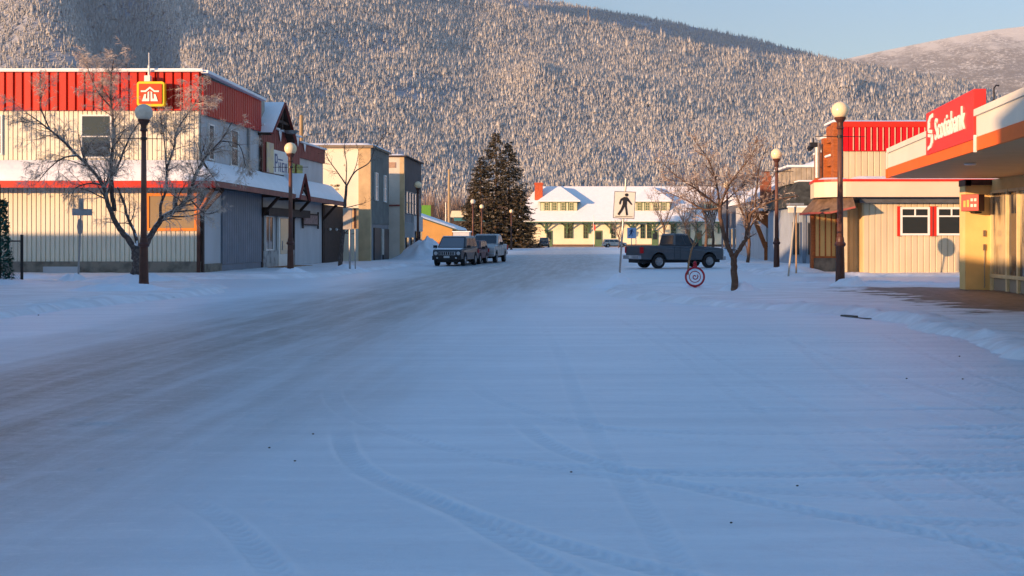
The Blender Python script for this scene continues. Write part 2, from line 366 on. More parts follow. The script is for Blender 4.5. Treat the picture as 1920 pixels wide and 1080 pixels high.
def pavement(name, poly, x0, x1, y0, y1, nx_, ny_):
    xs = np.linspace(x0, x1, nx_); ys = np.linspace(y0, y1, ny_); Y, X = np.meshgrid(ys, xs, indexing='ij')
    wob = 0.9*(fbm(X*0.9, Y*0.9, 61, 3)-0.5)
    d = sdist(X, Y, poly)+wob
    H = -0.06+0.20*sstep(-0.25, 0.35, d)
    H = H+(0.07*np.exp(-((d-0.5)/0.55)**2)*sstep(0.42, 0.75, fbm(X*0.8, Y*0.8, 71, 3)))   # ploughed ridge along the kerb
    H = H+0.05*sstep(0.55,0.8,fbm(X*4.5,Y*4.5,95,3))*np.exp(-((d-0.45)/0.6)**2)
    H = H+(0.05*(fbm(X*0.7, Y*0.7, 81, 4)-0.5)+0.03*(fbm(X*3.2, Y*3.2, 83, 3)-0.5))*sstep(0.0,0.6,d)
    keep = d > -0.6; F = grid_faces(*X.shape)
    F = F[keep.ravel()[F].any(1)]
    V = np.stack([X, Y, H], -1).reshape(-1,3)
    u, inv = np.unique(F, return_inverse=True); V = V[u]; F = inv.reshape(F.shape)
    return tag(np_mesh(name, V, F, PAVM, smooth=True), kind='structure')
pavement('pavement', PV['near_right'], 0, 26, 4, 39.5, 430, 520)
pavement('pavement', PV['near_left'], -32, -9.8, 8, 40.6, 300, 420)
pavement('pavement', PV['far_left'], -40, -8.9, 43.6, 130, 260, 600)
pavement('pavement', PV['far_right'], 6.5, 34, 45.6, 130, 260, 560)
# kerb stones showing where the plough scraped
def kerb(p, q, name='kerb'):
    k = MB(); n = max(2, int((Vector(q)-Vector(p)).length/0.9)); P = Vector((*p,0)); Q = Vector((*q,0))
    for i in range(n):
        a = P.lerp(Q, i/n+0.004); c_ = P.lerp(Q, (i+1)/n-0.004); k.bar((a.x,a.y,-0.05+0.025*math.sin(i*2.1)), (c_.x,c_.y,-0.06+0.025*math.sin(i*1.3)), 0.13, 0.2)
    return tag(k.build(name, mat('kerb_concrete', (0.16,0.145,0.13), 0.9, 0.25, 6, 0.01), bevel=0.015), kind='structure')
kerb((5.52,22.2),(5.2,23.1)); kerb((-11.1,29.5),(-10.95,30.1))
# snow piles at the feet of posts and along the kerbs
def pile(x, y, r, h, label, seed, sx=1.0, cat='snow pile', name='snow_pile', grp='small snow piles round posts and trees'):
    n = 40; th = np.linspace(0, 2*math.pi, n+1)[:-1]; rr = np.linspace(0, 1, 16)
    T, Q = np.meshgrid(th, rr); rad = r*(0.75+0.5*vnoise(np.cos(T)*1.8+9, np.sin(T)*1.8+seed, seed))
    X = Q*rad*np.cos(T)*sx; Y = Q*rad*np.sin(T)*0.8
    Z = h*np.exp(-(Q*1.75)**2)*(0.55+0.9*fbm(X*3.2/max(r,.4)+3, Y*3.2/max(r,.4), seed, 3))+h*0.38*(fbm(X*6, Y*6, seed+5, 3)-0.5)*(1-Q)+0.07*sstep(0.55,0.75,fbm(X*9+2,Y*9,seed+9,2))*(1-Q)*min(1,r)-0.07*Q**3
    V = np.stack([X, Y, Z+0.05], -1).reshape(-1,3); F = []
    i = np.arange(16*n).reshape(16, n); F = np.stack([i[:-1], np.roll(i,-1,1)[:-1], np.roll(i,-1,1)[1:], i[1:]], -1).reshape(-1,4)
    o = np_mesh(name, V, F, SNOW, smooth=True); o.location = (x, y, 0.02)
    return tag(o, label, cat, grp)
pile(1.03,36.7,0.95,0.42,'small pointed snow pile round the foot of the pedestrian crossing sign',3)
pile(3.35,34.4,1.15,0.17,'rough snow pile under the red ring bicycle rack',5)
pile(4.35,32.2,0.85,0.36,'low snow pile round the trunk of the right hand bare tree',7)
pile(8.2,35.4,0.95,0.36,'snow pile at the foot of the tall lamp post beside the bank',9)
pile(-15.3,38.6,1.7,0.35,'broad snow pile round the trunk of the big birch on the left',11,1.5)
pile(-18.2,40.2,0.8,0.3,'snow pile at the foot of the leaning street name sign on the left',13)
pile(-13.1,50.2,0.9,0.28,'thin snow pile round the lamp post in front of the hardware store',15,1.3)
pile(-11.4,54.3,1.1,0.34,'snow pile by the thin tree and the two panel sign',17)
pile(9.0,50.5,1.5,0.4,'snow pile beside the stop sign post by the red and cream restaurant',19,1.3)
pile(-21.5,37.6,3.0,0.42,'long low snow bank on the left corner beneath the chain link fence',21,1.8)
pile(-13.2,32.5,1.6,0.3,'low snow ridge on the left kerb near the birch',23,1.6)
pile(9.5,82,2.6,1.0,'ploughed snow heap on the right side behind the dark pickup',27,1.2)
pile(-11.5,82,3.2,1.6,'tall plough bank of snow between the grey building and the parked jeep',25,0.95,'snow bank','snow_bank')
pile(-10.6,96,3.0,1.2,'lower snow bank behind the parked vehicles on the left',29,0.95,'snow bank','snow_bank')
# ---------------------------------------------------------------- hills
def interp(x, pts): P = np.array(pts, float); return np.interp(x, P[:,0], P[:,1])
FC = [(-500,-330),(0,-230),(400,-150),(700,-60),(890,2),(1040,30),(1237,69),(1416,108),(1544,116),(1636,126),(1705,140),(1797,153),(1842,170),(1920,205),(2300,300)]
BC = [(-500,-520),(300,-260),(700,-110),(890,-28),(1040,4),(1269,43),(1407,72),(1498,95),(1572,113),(1700,150),(2300,330)]
Y0, YC, YD, YB = 900., 2500., 2850., 3500.
def hill_z(X, Y):
    px = 1100+2133*X/Y
    zc = (448-interp(px, FC))/2133*YC; zb = (448-interp(px, BC))/2133*YB
    s = np.clip((Y-Y0)/(YC-Y0), 0, 1)
    z = zc*(0.93*s**0.95+0.07*s**3)
    sp = Y/1800.
    ph = px+55*(s-0.35)/0.1*0.35
    g_ = sstep(0.17,0.33,s)*(1-0.6*sstep(0.7,0.95,s))
    z = z+g_*sp*(70*np.exp(-((ph-60)/95)**2)-72*(sstep(120,215,ph)*(1-sstep(290,350,ph))))
    z = z+sstep(0.05,0.2,s)*(1-sstep(0.9,1,s))*34*(fbm(X/260+4, Y/330, 14, 2)-0.5)
    z = z+14*sstep(0,0.15,s)*(1-sstep(0.85,1,s))*(fbm(X/170, Y/240, 3, 4)-0.5)*2+sstep(0.02,0.1,s)*6*(fbm(X/45, Y/60, 8, 3)-0.5)
    z = z+20*np.exp(-((px-1395)/38)**2-((Y-2330)/130)**2)+20*np.exp(-((px-1590)/38)**2-((Y-1950)/120)**2)+18*np.exp(-((px-1000)/40)**2-((Y-1650)/120)**2)
    t1 = np.clip((Y-YC)/(YD-YC), 0, 1); z1 = zc-25*sstep(0,1,t1)
    t2 = np.clip((Y-YD)/(YB-YD), 0, 1); z2 = (zc-25)*(1-t2)+zb*t2
    z = np.where(Y < YC, z, np.where(Y < YD, z1, z2))
    z = np.where(Y > YB, z2-(Y-YB)*0.3, z)
    z = z+300*np.exp(-((px-520)/150)**2-((Y-2600)/260)**2)   # unseen shoulder added above the view to shade the back ridge
    return z
ss = np.linspace(-0.68, 0.62, 330); yy = np.concatenate([np.linspace(Y0, YC, 150), np.linspace(YC+15, YB, 50), [YB+150, YB+500]])
Y = np.repeat(yy[:,None], len(ss), 1); X = Y*ss[None,:]; Z = hill_z(X, Y)
HILLM = mat('hill_forest_floor', (0.30,0.32,0.36), 0.9, 0.2, 0.02, col2=(0.42,0.44,0.48), thr=0.55, soft=0.1)
tag(np_mesh('hill', np.stack([X,Y,Z-0.5],-1).reshape(-1,3), grid_faces(*Y.shape), HILLM, smooth=True), kind='structure')
# bare far hill to the right
FR = [(1300,210),(1572,113),(1640,98),(1700,86),(1800,66),(1860,56),(1920,49),(2100,30),(2500,60)]
ss = np.linspace(0.05, 0.75, 260); yy = np.linspace(5200, 7400, 90)
Y = np.repeat(yy[:,None], len(ss), 1); X = Y*ss[None,:]; px = 1100+2133*X/Y
s = (Y-5200)/2200; Z = (448-interp(px, FR))/2133*7400*(0.10+0.9*s**0.9)+60*(fbm(X/500, Y/500, 4, 5)-0.5)*(1-s**4)
fm = bpy.data.materials.new('bare_far_hill'); fm.use_nodes = True; t = fm.node_tree; L = t.links.new; b = t.nodes['Principled BSDF']; b.inputs['Roughness'].default_value = 0.9
tcO = N('ShaderNodeTexCoord').outputs['Object']; sep = N('ShaderNodeSeparateXYZ'); L(tcO, sep.inputs[0])
n1 = noise(tcO, 0.006, 7, 0.65); n2 = math_('ADD', math_('MULTIPLY', noise(tcO, 0.04, 7, 0.8), 0.75), math_('MULTIPLY', noise(tcO, 0.006, 3, 0.6), 0.25))
alt = ramp(math_('ADD', sep.outputs[2], math_('MULTIPLY', math_('SUBTRACT', n1, 0.5), 900)), 1080, 1330)
tr = math_('MULTIPLY', ramp(n2, 0.36, 0.52), math_('SUBTRACT', 1.0, math_('MULTIPLY', alt, 0.75)))
L(mixc(math_('MULTIPLY', tr, 0.95), (0.86,0.81,0.72), (0.24,0.205,0.165)), b.inputs['Base Color'])
fh = np_mesh('far_hill', np.stack([X,Y,Z],-1).reshape(-1,3), grid_faces(*Y.shape), fm, smooth=True); tag(fh, kind='structure')
# ---------------------------------------------------------------- forests
def island_mat(name, stops, rough=0.8):
    m = bpy.data.materials.new(name); m.use_nodes = True; t = m.node_tree; b = t.nodes['Principled BSDF']; b.inputs['Roughness'].default_value = rough
    b.inputs['Specular IOR Level'].default_value = 0.15
    g = t.nodes.new('ShaderNodeNewGeometry'); r = t.nodes.new('ShaderNodeValToRGB'); t.links.new(g.outputs['Random Per Island'], r.inputs[0])
    while len(r.color_ramp.elements) < len(stops): r.color_ramp.elements.new(0.5)
    for e, (p, c) in zip(r.color_ramp.elements, stops): e.position = p; e.color = (*c, 1)
    t.links.new(r.outputs[0], b.inputs['Base Color']); return m
FROST = island_mat('frosted_conifer', [(0,(0.34,0.325,0.30)),(0.35,(0.44,0.42,0.385)),(0.7,(0.50,0.48,0.445)),(1,(0.57,0.55,0.51))])
def conifers(P, hts, wid, seed, sides=5):
    rng = np.random.default_rng(seed); n = len(P)
    tiers = [(0.06,0.62,1.0),(0.34,1.0,0.62)]
    V = []; F = []; base = 0
    ang = rng.uniform(0, 2*math.pi, n)
    for (b0, t0, wr) in tiers:
        ring = np.zeros((n, sides+1, 3)); off = ang+rng.uniform(0,1,n)
        for k in range(sides):
            a = off+2*math.pi*k/sides; r = wid*wr*rng.uniform(0.6,1.25,n)
            ring[:,k,0] = P[:,0]+r*np.cos(a); ring[:,k,1] = P[:,1]+r*np.sin(a); ring[:,k,2] = P[:,2]+hts*(b0+rng.uniform(-0.05,0.09,n))
        ring[:,sides,0] = P[:,0]+rng.normal(0,0.12,n)*wid; ring[:,sides,1] = P[:,1]; ring[:,sides,2] = P[:,2]+hts*t0
        idx = base+np.arange(n)*(sides+1)
        for k in range(sides): F.append(np.stack([idx+k, idx+(k+1)%sides, idx+sides], 1))
        V.append(ring.reshape(-1,3)); base += n*(sides+1)
    return np.concatenate(V), np.concatenate(F)
rng = np.random.default_rng(5)
def scatter(y0, y1, cell, s0, s1, ymaxpix, seed):
    rg = np.random.default_rng(seed); A = 0.5*(s1-s0)*(y1*y1-y0*y0); n = int(A/cell)
    Y = rg.uniform(y0, y1, n); X = Y*rg.uniform(s0, s1, n)
    Z = hill_z(X, Y); py = 448-2133*(Z+10-CAM_H)/Y
    k = (py < ymaxpix) & (py > -60)
    dens = fbm(X/110, Y/160, 40, 4); k &= rg.uniform(0,1,n) < np.clip(0.4+(dens-0.30)*4.2, 0.3, 1)
    return np.stack([X[k], Y[k], Z[k]], 1)
P = scatter(Y0, YC+60, 11, -0.56, 0.43, 372, 1)
h = rng.lognormal(math.log(6.6), 0.34, len(P))*np.clip(P[:,1]/1700, 0.66, 1.3); V, F = conifers(P, h, h*rng.uniform(0.15,0.27,len(P)), 2)
o = np_mesh('hillside_forest', V, F, FROST); tag(o, 'frosted conifer forest covering the big hill behind the town', 'forest', kind='stuff')
P = scatter(YD-60, YB+40, 44, -0.12, 0.28, 200, 6)
h = rng.lognormal(math.log(10.5), 0.2, len(P)); V, F = conifers(P, h, h*0.17, 3)
o = np_mesh('ridge_forest', V, F, FROST); tag(o, 'forest along the shaded upper ridge under the sky', 'forest', kind='stuff')
print('TREES', len(P))
# leafless woods between town and hill
def slivers(cs, hts, per, spread, seed, thin=0.09):
    rg = np.random.default_rng(seed); n = len(cs)*per
    c = np.repeat(cs, per, 0); h = np.repeat(hts, per)
    z0 = h*rg.uniform(0.0, 0.55, n); r0 = spread*rg.uniform(0,0.35,n); a = rg.uniform(0, 2*math.pi, n)
    ln = h*rg.uniform(0.2, 0.45, n); top = np.minimum(z0+ln, h*rg.uniform(0.8,1,n)); out = r0+spread*rg.uniform(0.1,0.8,n)
    p0 = np.stack([c[:,0]+r0*np.cos(a), c[:,1]+r0*np.sin(a), c[:,2]+z0], 1)
    p1 = np.stack([c[:,0]+out*np.cos(a), c[:,1]+out*np.sin(a), c[:,2]+top], 1)
    b = rg.uniform(0, 2*math.pi, n); wv = np.stack([np.cos(b), np.sin(b), 0*b], 1)*(thin*rg.uniform(0.6,2,n))[:,None]
    V = np.concatenate([p0-wv, p0+wv, p1]); i = np.arange(n); F = np.stack([i, i+n, i+2*n], 1)
    return V, F
BARE = island_mat('bare_brown_wood', [(0,(0.10,0.065,0.05)),(0.6,(0.20,0.14,0.11)),(1,(0.32,0.25,0.21))])
FBARE = island_mat('frosted_bare_wood', [(0,(0.24,0.18,0.14)),(0.5,(0.42,0.34,0.28)),(1,(0.66,0.58,0.5))])
def wood(name, label, y0, y1, p0, p1, n, hm, seed, m, per=46, spread=3.2, thin=0.09):
    rg = np.random.default_rng(seed); Y = rg.uniform(y0, y1, n); X = Y*(rg.uniform(p0, p1, n)-1100)/2133
    h = hm*rg.uniform(0.75, 1.12, n); cs = np.stack([X, Y, 0*X], 1)
    if y1 > Y0: cs[:,2] = np.where(Y > Y0, hill_z(X, Y), 0)
    V, F = slivers(cs, h, per, spread, seed, thin)
    # a tapered stem for each tree
    w0 = 0.16; st = []
    Vs = np.concatenate([cs+[-w0,0,0], cs+[w0,0,0], cs+np.stack([0*h,0*h,h*0.9],1)]); i = np.arange(n)+len(V)
    F = np.concatenate([F, np.stack([i, i+n, i+2*n], 1)]); V = np.concatenate([V, Vs])
    return tag(np_mesh(name, V, F, m), label, 'wood', kind='stuff')
wood('leafless_wood', 'brown leafless wood at the foot of the hill beyond the railway', 420, 640, 300, 1600, 1100, 25, 1, BARE)
wood('frosted_wood', 'pale frosted leafless trees behind the station roof', 650, 960, 200, 1960, 1500, 22, 2, FBARE, 40, 3.6, 0.13)
# ---------------------------------------------------------------- building helpers
def siding(mb, p, q, z0, z1, pitch=0.2, d=0.03, groove=0.05):
    """ribbed metal sheet from plan point p to q (outside is to the right of p->q)"""
    P = Vector((p[0],p[1])); Q = Vector((q[0],q[1])); u = (Q-P); l = u.length; u /= l; n = Vector((u.y, -u.x))
    k = max(1, int(l/pitch)); pts = [P]
    for i in range(k):
        s = i*l/k; e = (i+1)*l/k
        for a, o in ((s+groove*0.2, d), (e-groove, d), (e-groove*0.8, 0)): pts.append(P+u*a+n*o)
    pts.append(Q)
    vs = [(c.x,c.y,z0) for c in pts]+[(c.x,c.y,z1) for c in pts]; m_ = len(pts)
    mb.add(vs, [(i,i+1,i+1+m_,i+m_) for i in range(m_-1)]); return mb
def window(par, p, u, n, w_, z0, z1, fm=WHITE, gm=GLASS, fw=0.07, cols=1, rows=1, name='window', split=None):
    """framed window centred at plan p; u along the wall, n outward"""
    f = MB(); p = Vector(p); u = Vector(u).normalized(); n = Vector(n).normalized(); c = p+n*0.03
    def b_(s0, s1, za, zb, dep=0.05): f.obox((c.x+u.x*(s0+s1)/2, c.y+u.y*(s0+s1)/2), u, n, (s1-s0)/2, dep, za, zb)
    h = w_/2
    b_(-h, -h+fw, z0, z1); b_(h-fw, h, z0, z1); b_(-h+fw, h-fw, z1-fw, z1); b_(-h+fw, h-fw, z0, z0+fw)
    for i in range(1, cols): s = -h+w_*i/cols; b_(s-fw*.35, s+fw*.35, z0+fw, z1-fw, 0.043)
    rs = split if split is not None else [i/rows for i in range(1, rows)]
    for r_ in rs: z = z0+(z1-z0)*r_; b_(-h+fw, h-fw, z-fw*.35, z+fw*.35, 0.046)
    fo = f.build(name, fm, par)
    g_ = MB(); g_.obox((c.x, c.y), u, n, h-fw*0.8, 0.02, z0+fw*0.8, z1-fw*0.8)
    g_.build('pane', gm, fo); return fo
def snow_slab(pts_lo, name, par, thick=0.14, m=SNOWR, seed=0):
    """snow lying on a sloping quad: four corners (counter-clockwise), subdivided and uneven"""
    a,b_,c,d = [Vector(p) for p in pts_lo]; nu = max(4, int((b_-a).length/0.35)); nv = max(3, int((d-a).length/0.3))
    nu = min(nu, 120); nv = min(nv, 40); nrm = (b_-a).cross(d-a).normalized()
    if nrm.z < 0: nrm = -nrm
    U, W = np.meshgrid(np.linspace(0,1,nu+1), np.linspace(0,1,nv+1)); P = np.zeros(U.shape+(3,))
    A,B,C,D = [np.array(p) for p in (a,b_,c,d)]
    P = A*((1-U)*(1-W))[...,None]+B*(U*(1-W))[...,None]+C*(U*W)[...,None]+D*((1-U)*W)[...,None]
    edge = np.minimum(np.minimum(U, 1-U)*nu, np.minimum(W, 1-W)*nv); e = np.clip(edge/1.0, 0, 1)**0.5
    hgt = (thick*(0.75+0.5*fbm(P[...,0]*0.9+P[...,1]*.5, P[...,1]*0.9+P[...,2], seed+3, 3)))*e
    Q = P+np.array(nrm)*hgt[...,None]+np.array(nrm)*0.004
    V = Q.reshape(-1,3); off = np.array(par.matrix_basis.translation) if par else 0
    if par and par.parent: off = off+np.array(par.parent.matrix_basis.translation)
    return np_mesh(name, V-off, grid_faces(*U.shape), m, smooth=True, parent=par)
def XL(Y): return -16.82+0.0333*(Y-49.5)
# ---------------------------------------------------------------- hardware store (left)
T = thing('hardware_store', 'cream and red metal clad store with a snowy skirt roof at the left corner', 'store', (-17, 49.5, 0))
XF = -34.0
w_ = MB(); siding(w_, (XF,49.5), (XL(49.5),49.5), 0.62, 7.19, 0.2, 0.05, 0.055)
w_.build('front_wall', CREAM, T)
cp = mat('store_wall_core', (0.4,0.38,0.34), 0.8); k_ = MB()
k_.prism([(XF,49.54),(XL(49.5)-0.04,49.54),(XL(58.5)-0.04,58.5),(XF,58.5)], 0, 8.9); k_.prism([(XF,58.5),(XL(58.5)-0.04,58.5),(XL(69.6)-0.04,69.6),(XF,69.6)], 0, 4.5)
k_.build('core', cp, T)
w_ = MB(); w_.box(XF-0.1, XL(49.5)+0.06, 49.40, 49.56, 0, 0.62); w_.prism([(XL(49.4)-0.1,49.56),(XL(49.4)+0.1,49.56),(XL(53)+0.1,53.0),(XL(53)-0.1,53.0)], 0, 0.5)
w_.build('stone_base', STONE, T)
w_ = MB(); w_.box(-23.55,-22.0,49.28,49.42,0.02,0.40); w_.build('vent_panel', GREYSID, T)
# side wall: front's siding, shade painted in as grey, with red band and stepped false front
SU = Vector((XL(69.6)-XL(49.5), 20.1)).normalized(); SN = Vector((SU.y, -SU.x))
def SP(Y, o=0): return (XL(Y)+SN.x*o, Y+SN.y*o)
w_ = MB(); siding(w_, SP(49.55), SP(69.6), 3.9, 7.1, 0.22, 0.03); w_.build('side_wall', GREYSID, T)
rb = MB(); siding(rb, (XF,49.42), (XL(49.5)+0.10,49.42), 7.17, 8.86, 0.38, 0.09, 0.10); siding(rb, SP(49.42,0.10), SP(57.4,0.10), 7.0, 8.62, 0.3, 0.07, 0.08)
rb.build('red_parapet', REDM, T)
rb2 = MB()
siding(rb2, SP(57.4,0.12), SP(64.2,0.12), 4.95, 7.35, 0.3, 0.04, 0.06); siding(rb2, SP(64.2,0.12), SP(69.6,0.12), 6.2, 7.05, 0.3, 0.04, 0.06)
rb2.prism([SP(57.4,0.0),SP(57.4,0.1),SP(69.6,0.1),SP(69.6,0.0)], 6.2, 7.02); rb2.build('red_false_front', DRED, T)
tr = MB(); tr.bar((*SP(57.2,0.2),4.92), (*SP(64.6,0.2),4.92), 0.14, 0.16); tr.box(XL(57.4)+0.12, XL(57.4)+0.22, 57.3, 57.45, 4.9, 6.6); tr.build('sign_ledge', BROWN, T); tr = MB()
tr.bar((XL(49.5)-0.02,49.40,0.0), (XL(49.5)-0.02,49.40,3.9), 0.14); tr.build('corner_trim', BROWN, T); tr = MB(); tr.bar((*SP(55.6,0.1),4.9), (*SP(55.6,0.1),7.0), 0.12); tr.build('downpipe', STEEL, T)
cap = MB(); cap.box(XF, XL(49.5)+0.22, 49.2, 49.75, 8.84, 8.90); cap.build('coping', WHITE, T)
snow_slab([(XF,49.22,8.90),(XL(49.5)+0.2,49.22,8.90),(XL(49.5)+0.2,58.4,8.96),(XF,58.4,8.96)], 'roof_snow', T, 0.12)
bk = MB(); bk.box(XF, XL(49.5)+0.16, 49.30, 49.50, 8.90, 8.99); bk.build('snow_edge', SNOWR, T)
ev = [(XL(49.5)+0.26,49.3,8.86),(XL(57.4)+0.24,57.4,8.62)]
cc = MB(); cc.bar(ev[0], ev[1], 0.34, 0.14); cc.bar((*SP(57.4,0.15),7.40), (*SP(64.2,0.15),7.36), 0.3, 0.1); cc.bar((*SP(64.2,0.15),7.08), (*SP(69.6,0.15),7.06), 0.3, 0.1); cc.build('coping_snow', SNOWR, T, bevel=0.03)
for yy_ in (60.4, 63.6, 65.0):
    hang = MB()
    p = SP(yy_,0.2); hang.add([(p[0],p[1]-0.35,7.35-(0.25 if yy_>64 else 0)),(p[0],p[1]+0.35,7.35-(0.25 if yy_>64 else 0)),(p[0]+0.02,p[1],6.75-(0.2 if yy_>64 else 0)),(p[0]-0.08,p[1],7.1)], [(0,2,1),(0,3,2),(1,2,3)])
    hang.build('hanging_snow', SNOWR, T)
# skirt roof
def skirt(name, a, b_, c, d, m=SNOWR, th=0.2, par=T, seed=0): return snow_slab([a,b_,c,d], name, par, th, m, seed)
ez, tz = 4.05, 5.0
EC = (XL(48.5)+1.05, 48.35); IC = (XL(49.5)-0.0, 49.5)
un = MB(); un.add([(XF,48.35,ez),(EC[0],EC[1],ez),(IC[0],IC[1],tz),(XF,49.5,tz)],[(0,1,2,3)]); un.add([(EC[0],EC[1],ez),(XL(70.4)+1.15,70.6,3.85),(*SP(70.4,0.0),4.9),(IC[0],IC[1],tz)],[(0,1,2,3)])
un.add([(XF,48.35,ez-0.02),(EC[0],EC[1],ez-0.02),(IC[0],IC[1],ez-0.02),(XF,49.45,ez-0.02)],[(0,1,2,3)]); un.add([(EC[0],EC[1],ez-0.02),(XL(70.4)+1.15,70.6,3.83),(*SP(70.4,0),3.83),(IC[0],IC[1],ez-0.02)],[(0,1,2,3)])
un.build('skirt_roof', DKWOOD, T)
skirt('roof_snow', (XF,48.3,ez+0.02),(EC[0]+0.05,EC[1]-0.05,ez+0.02),(IC[0],IC[1]-0.06,tz+0.03),(XF,49.44,tz+0.03), th=0.16)
skirt('roof_snow', (EC[0]+0.06,EC[1]-0.04,ez+0.02),(XL(70.4)+1.2,70.65,3.87),(*SP(70.4,0.1),4.95),(IC[0]+0.14,IC[1]-0.04,tz+0.03), th=0.14, seed=4)
fa = MB(); fa.box(XF, EC[0]+0.04, 48.26, 48.33, 3.78, ez+0.02); fa.build('fascia', REDT, T)
fa = MB(); fa.bar((EC[0]+0.07,EC[1]+0.02,3.93),(XL(70.4)+1.2,70.6,3.73), 0.06, 0.24); fa.build('fascia', mat('weathered_red_board',(0.33,0.13,0.10),0.7,0.15,3), T)
# brackets and posts under the skirt
for yb in (49.55, 57.6, 63.2, 69.3):
    br = MB(); p = SP(yb, 0.04); q = SP(yb, 1.0); br.bar((*p,2.7),(*q,3.75),0.14); br.bar((*p,3.78),(*q,3.78),0.16); br.bar((*p,0.0),(*p,3.8),0.20); br.build('timber_bracket', DKWOOD, T)
br = MB()
br.bar((*SP(57.6,0.3),3.0),(*SP(65.2,0.3),3.0),0.34,0.42); br.bar((*SP(57.6,1.0),3.86),(*SP(65.2,1.0),3.8),0.2,0.2)
br.build('porch_beam', DKWOOD, T)
br = MB(); br.bar((XL(49.5)+0.04,49.3,2.75),(EC[0]-0.15,48.5,3.7),0.14); br.build('timber_bracket', ORWOOD, T)
# ground floor side: light panel, dark blue bay, porch, grey siding, dark gap
g1 = MB(); g1.prism([SP(49.6,0),SP(49.6,0.05),SP(51.9,0.05),SP(51.9,0)], 0.5, 3.85); g1.build('side_panel', GREYSID, T); g1 = MB(); g1.prism([SP(57.6,0),SP(57.6,0.02),SP(63,0.02),SP(63,0)], 0, 3.9); g1.build('side_panel', GREYSID, T); g1 = MB(); siding(g1, SP(63.2,0.03), SP(69.4,0.03), 0.15, 3.85, 0.25, 0.02); g1.build('side_panel', GREYSID, T)
g2 = MB(); siding(g2, SP(51.9,0.10), SP(57.5,0.10), 0.45, 3.85, 0.3, 0.04); g2.prism([SP(51.9,0),SP(51.9,0.1),SP(57.5,0.1),SP(57.5,0)], 0, 3.8); g2.build('blue_bay', DKSID, T)
g3 = MB(); g3.prism([SP(57.7,0.03),SP(57.7,0.16),SP(63.1,0.16),SP(63.1,0.03)], 0.0, 1.0); g3.build('stone_base', mat('grey_fieldstone',(0.42,0.42,0.42),0.9,0.2,2.2,0.02,col2=(0.16,0.16,0.17)), T)
window(T, SP(58.6,0.12), SU, SN, 1.3, 1.0, 2.8, WHITE, cols=2)
dr = MB(); dr.obox(SP(61.3,0.12), SU, SN, 1.1, 0.06, 0.12, 2.9); do = dr.build('door', WHITE, T)
dg = MB(); dg.obox(SP(61.3,0.17), SU, SN, 0.85, 0.03, 0.8, 2.7); dg.build('pane', glass('door_glass',(0.55,0.42,0.25),0.15), do)
hd = MB(); hd.bar((*SP(60.5,0.28),1.0),(*SP(60.5,0.28),1.5),0.04); hd.build('handle', STEEL, do)
stp = MB(); stp.obox(SP(60.4,0.75), SU, SN, 2.2, 0.55, 0.0, 0.16); stp.build('door_step', mat('wood_step',(0.4,0.2,0.08),0.7,0.15,5), T)
g4 = MB(); g4.prism([(XL(69.7)-2,69.62),(XL(69.7)+0.1,69.62),(XL(72)+0.1,74.6),(XL(72)-2,74.6)], 0, 3.7); g4.build('side_gate', DKWOOD, T)
for q_ in (70.6, 72.2): g5 = MB(); g5.ball((*SP(q_,0.2),2.2), 0.09, 10); g5.build('gate_lamp', WHITE, T)
# upstairs windows
window(T, (-26.0,49.46), (1,0), (0,-1), 1.25, 5.25, 7.0, WHITE, rows=2)
window(T, (-21.3,49.46), (1,0), (0,-1), 1.35, 5.1, 7.0, WHITE, rows=2)
window(T, SP(53.6,0.04), SU, SN, 1.0, 5.0, 6.75, WHITE, rows=2); window(T, SP(50.6,0.04), SU, SN, 0.7, 5.1, 6.7, WHITE, rows=2)
# shop window on the front with orange frame
window(T, (-18.0,49.42), (1,0), (0,-1), 2.2, 1.95, 3.58, mat('orange_frame',(0.75,0.22,0.02),0.5,0.08,4), glass('warm_glass',(0.30,0.23,0.14),0.12), 0.12)
# gable canopies
def gable(par, yc, hw, z0, z1, x0, x1, snow=True, nm='gable'):
    g_ = MB(); th = 0.13
    for s in (-1, 1):
        a = Vector((0, yc+s*hw, z0)); b_ = Vector((0, yc, z1)); 
        for A,B in ((a,b_),):
            v = [(x0,A.y,A.z),(x1,A.y,A.z),(x1,B.y,B.z),(x0,B.y,B.z)]; v += [(x,y,z-th) for x,y,z in v]
            g_.add(v, [(0,1,2,3),(7,6,5,4),(0,4,5,1),(1,5,6,2),(2,6,7,3),(3,7,4,0)])
    ga = g_.build(nm, DKWOOD, par)
    f_ = MB()
    for s in (-1,1): f_.bar((x1+0.03, yc+s*hw, z0-0.05),(x1+0.03, yc, z1-0.03), 0.06, 0.2, up=(1,0,0))
    f_.build('bargeboard', DRED, ga)
    t_ = MB(); t_.bar((x1-0.1, yc-hw*0.55, z0+(z1-z0)*0.42),(x1-0.1, yc+hw*0.55, z0+(z1-z0)*0.42),0.12); t_.bar((x1-0.1,yc,z0+(z1-z0)*0.2),(x1-0.1,yc,z1-0.1),0.12)
    t_.build('truss', DKWOOD, ga)
    if snow:
        for s in (-1,1): snow_slab([(x0,yc+s*hw,z0+0.01),(x1+0.05,yc+s*hw,z0+0.01),(x1+0.05,yc,z1+0.01),(x0,yc,z1+0.01)] if s<0 else [(x1+0.05,yc+s*hw,z0+0.01),(x0,yc+s*hw,z0+0.01),(x0,yc,z1+0.01),(x1+0.05,yc,z1+0.01)], 'gable_snow', ga, 0.16, seed=int(yc))
    return ga
gable(T, 59.5, 2.3, 6.95, 8.75, -17.1, -15.85)
gable(T, 60.9, 1.15, 3.75, 5.1, -16.2, -15.15)
ab = MB(); ab.bar((XL(63)+0.1,63,6.9),(XL(63)+0.7,61.5,7.5),0.04); ab.lathe([(0.01,-0.1),(0.28,-0.05),(0.40,0.08),(0.41,0.09),(0.29,-0.03)],16,(XL(62)+0.6,60.9,7.3)); ab.build('satellite_dish', STEEL, T)
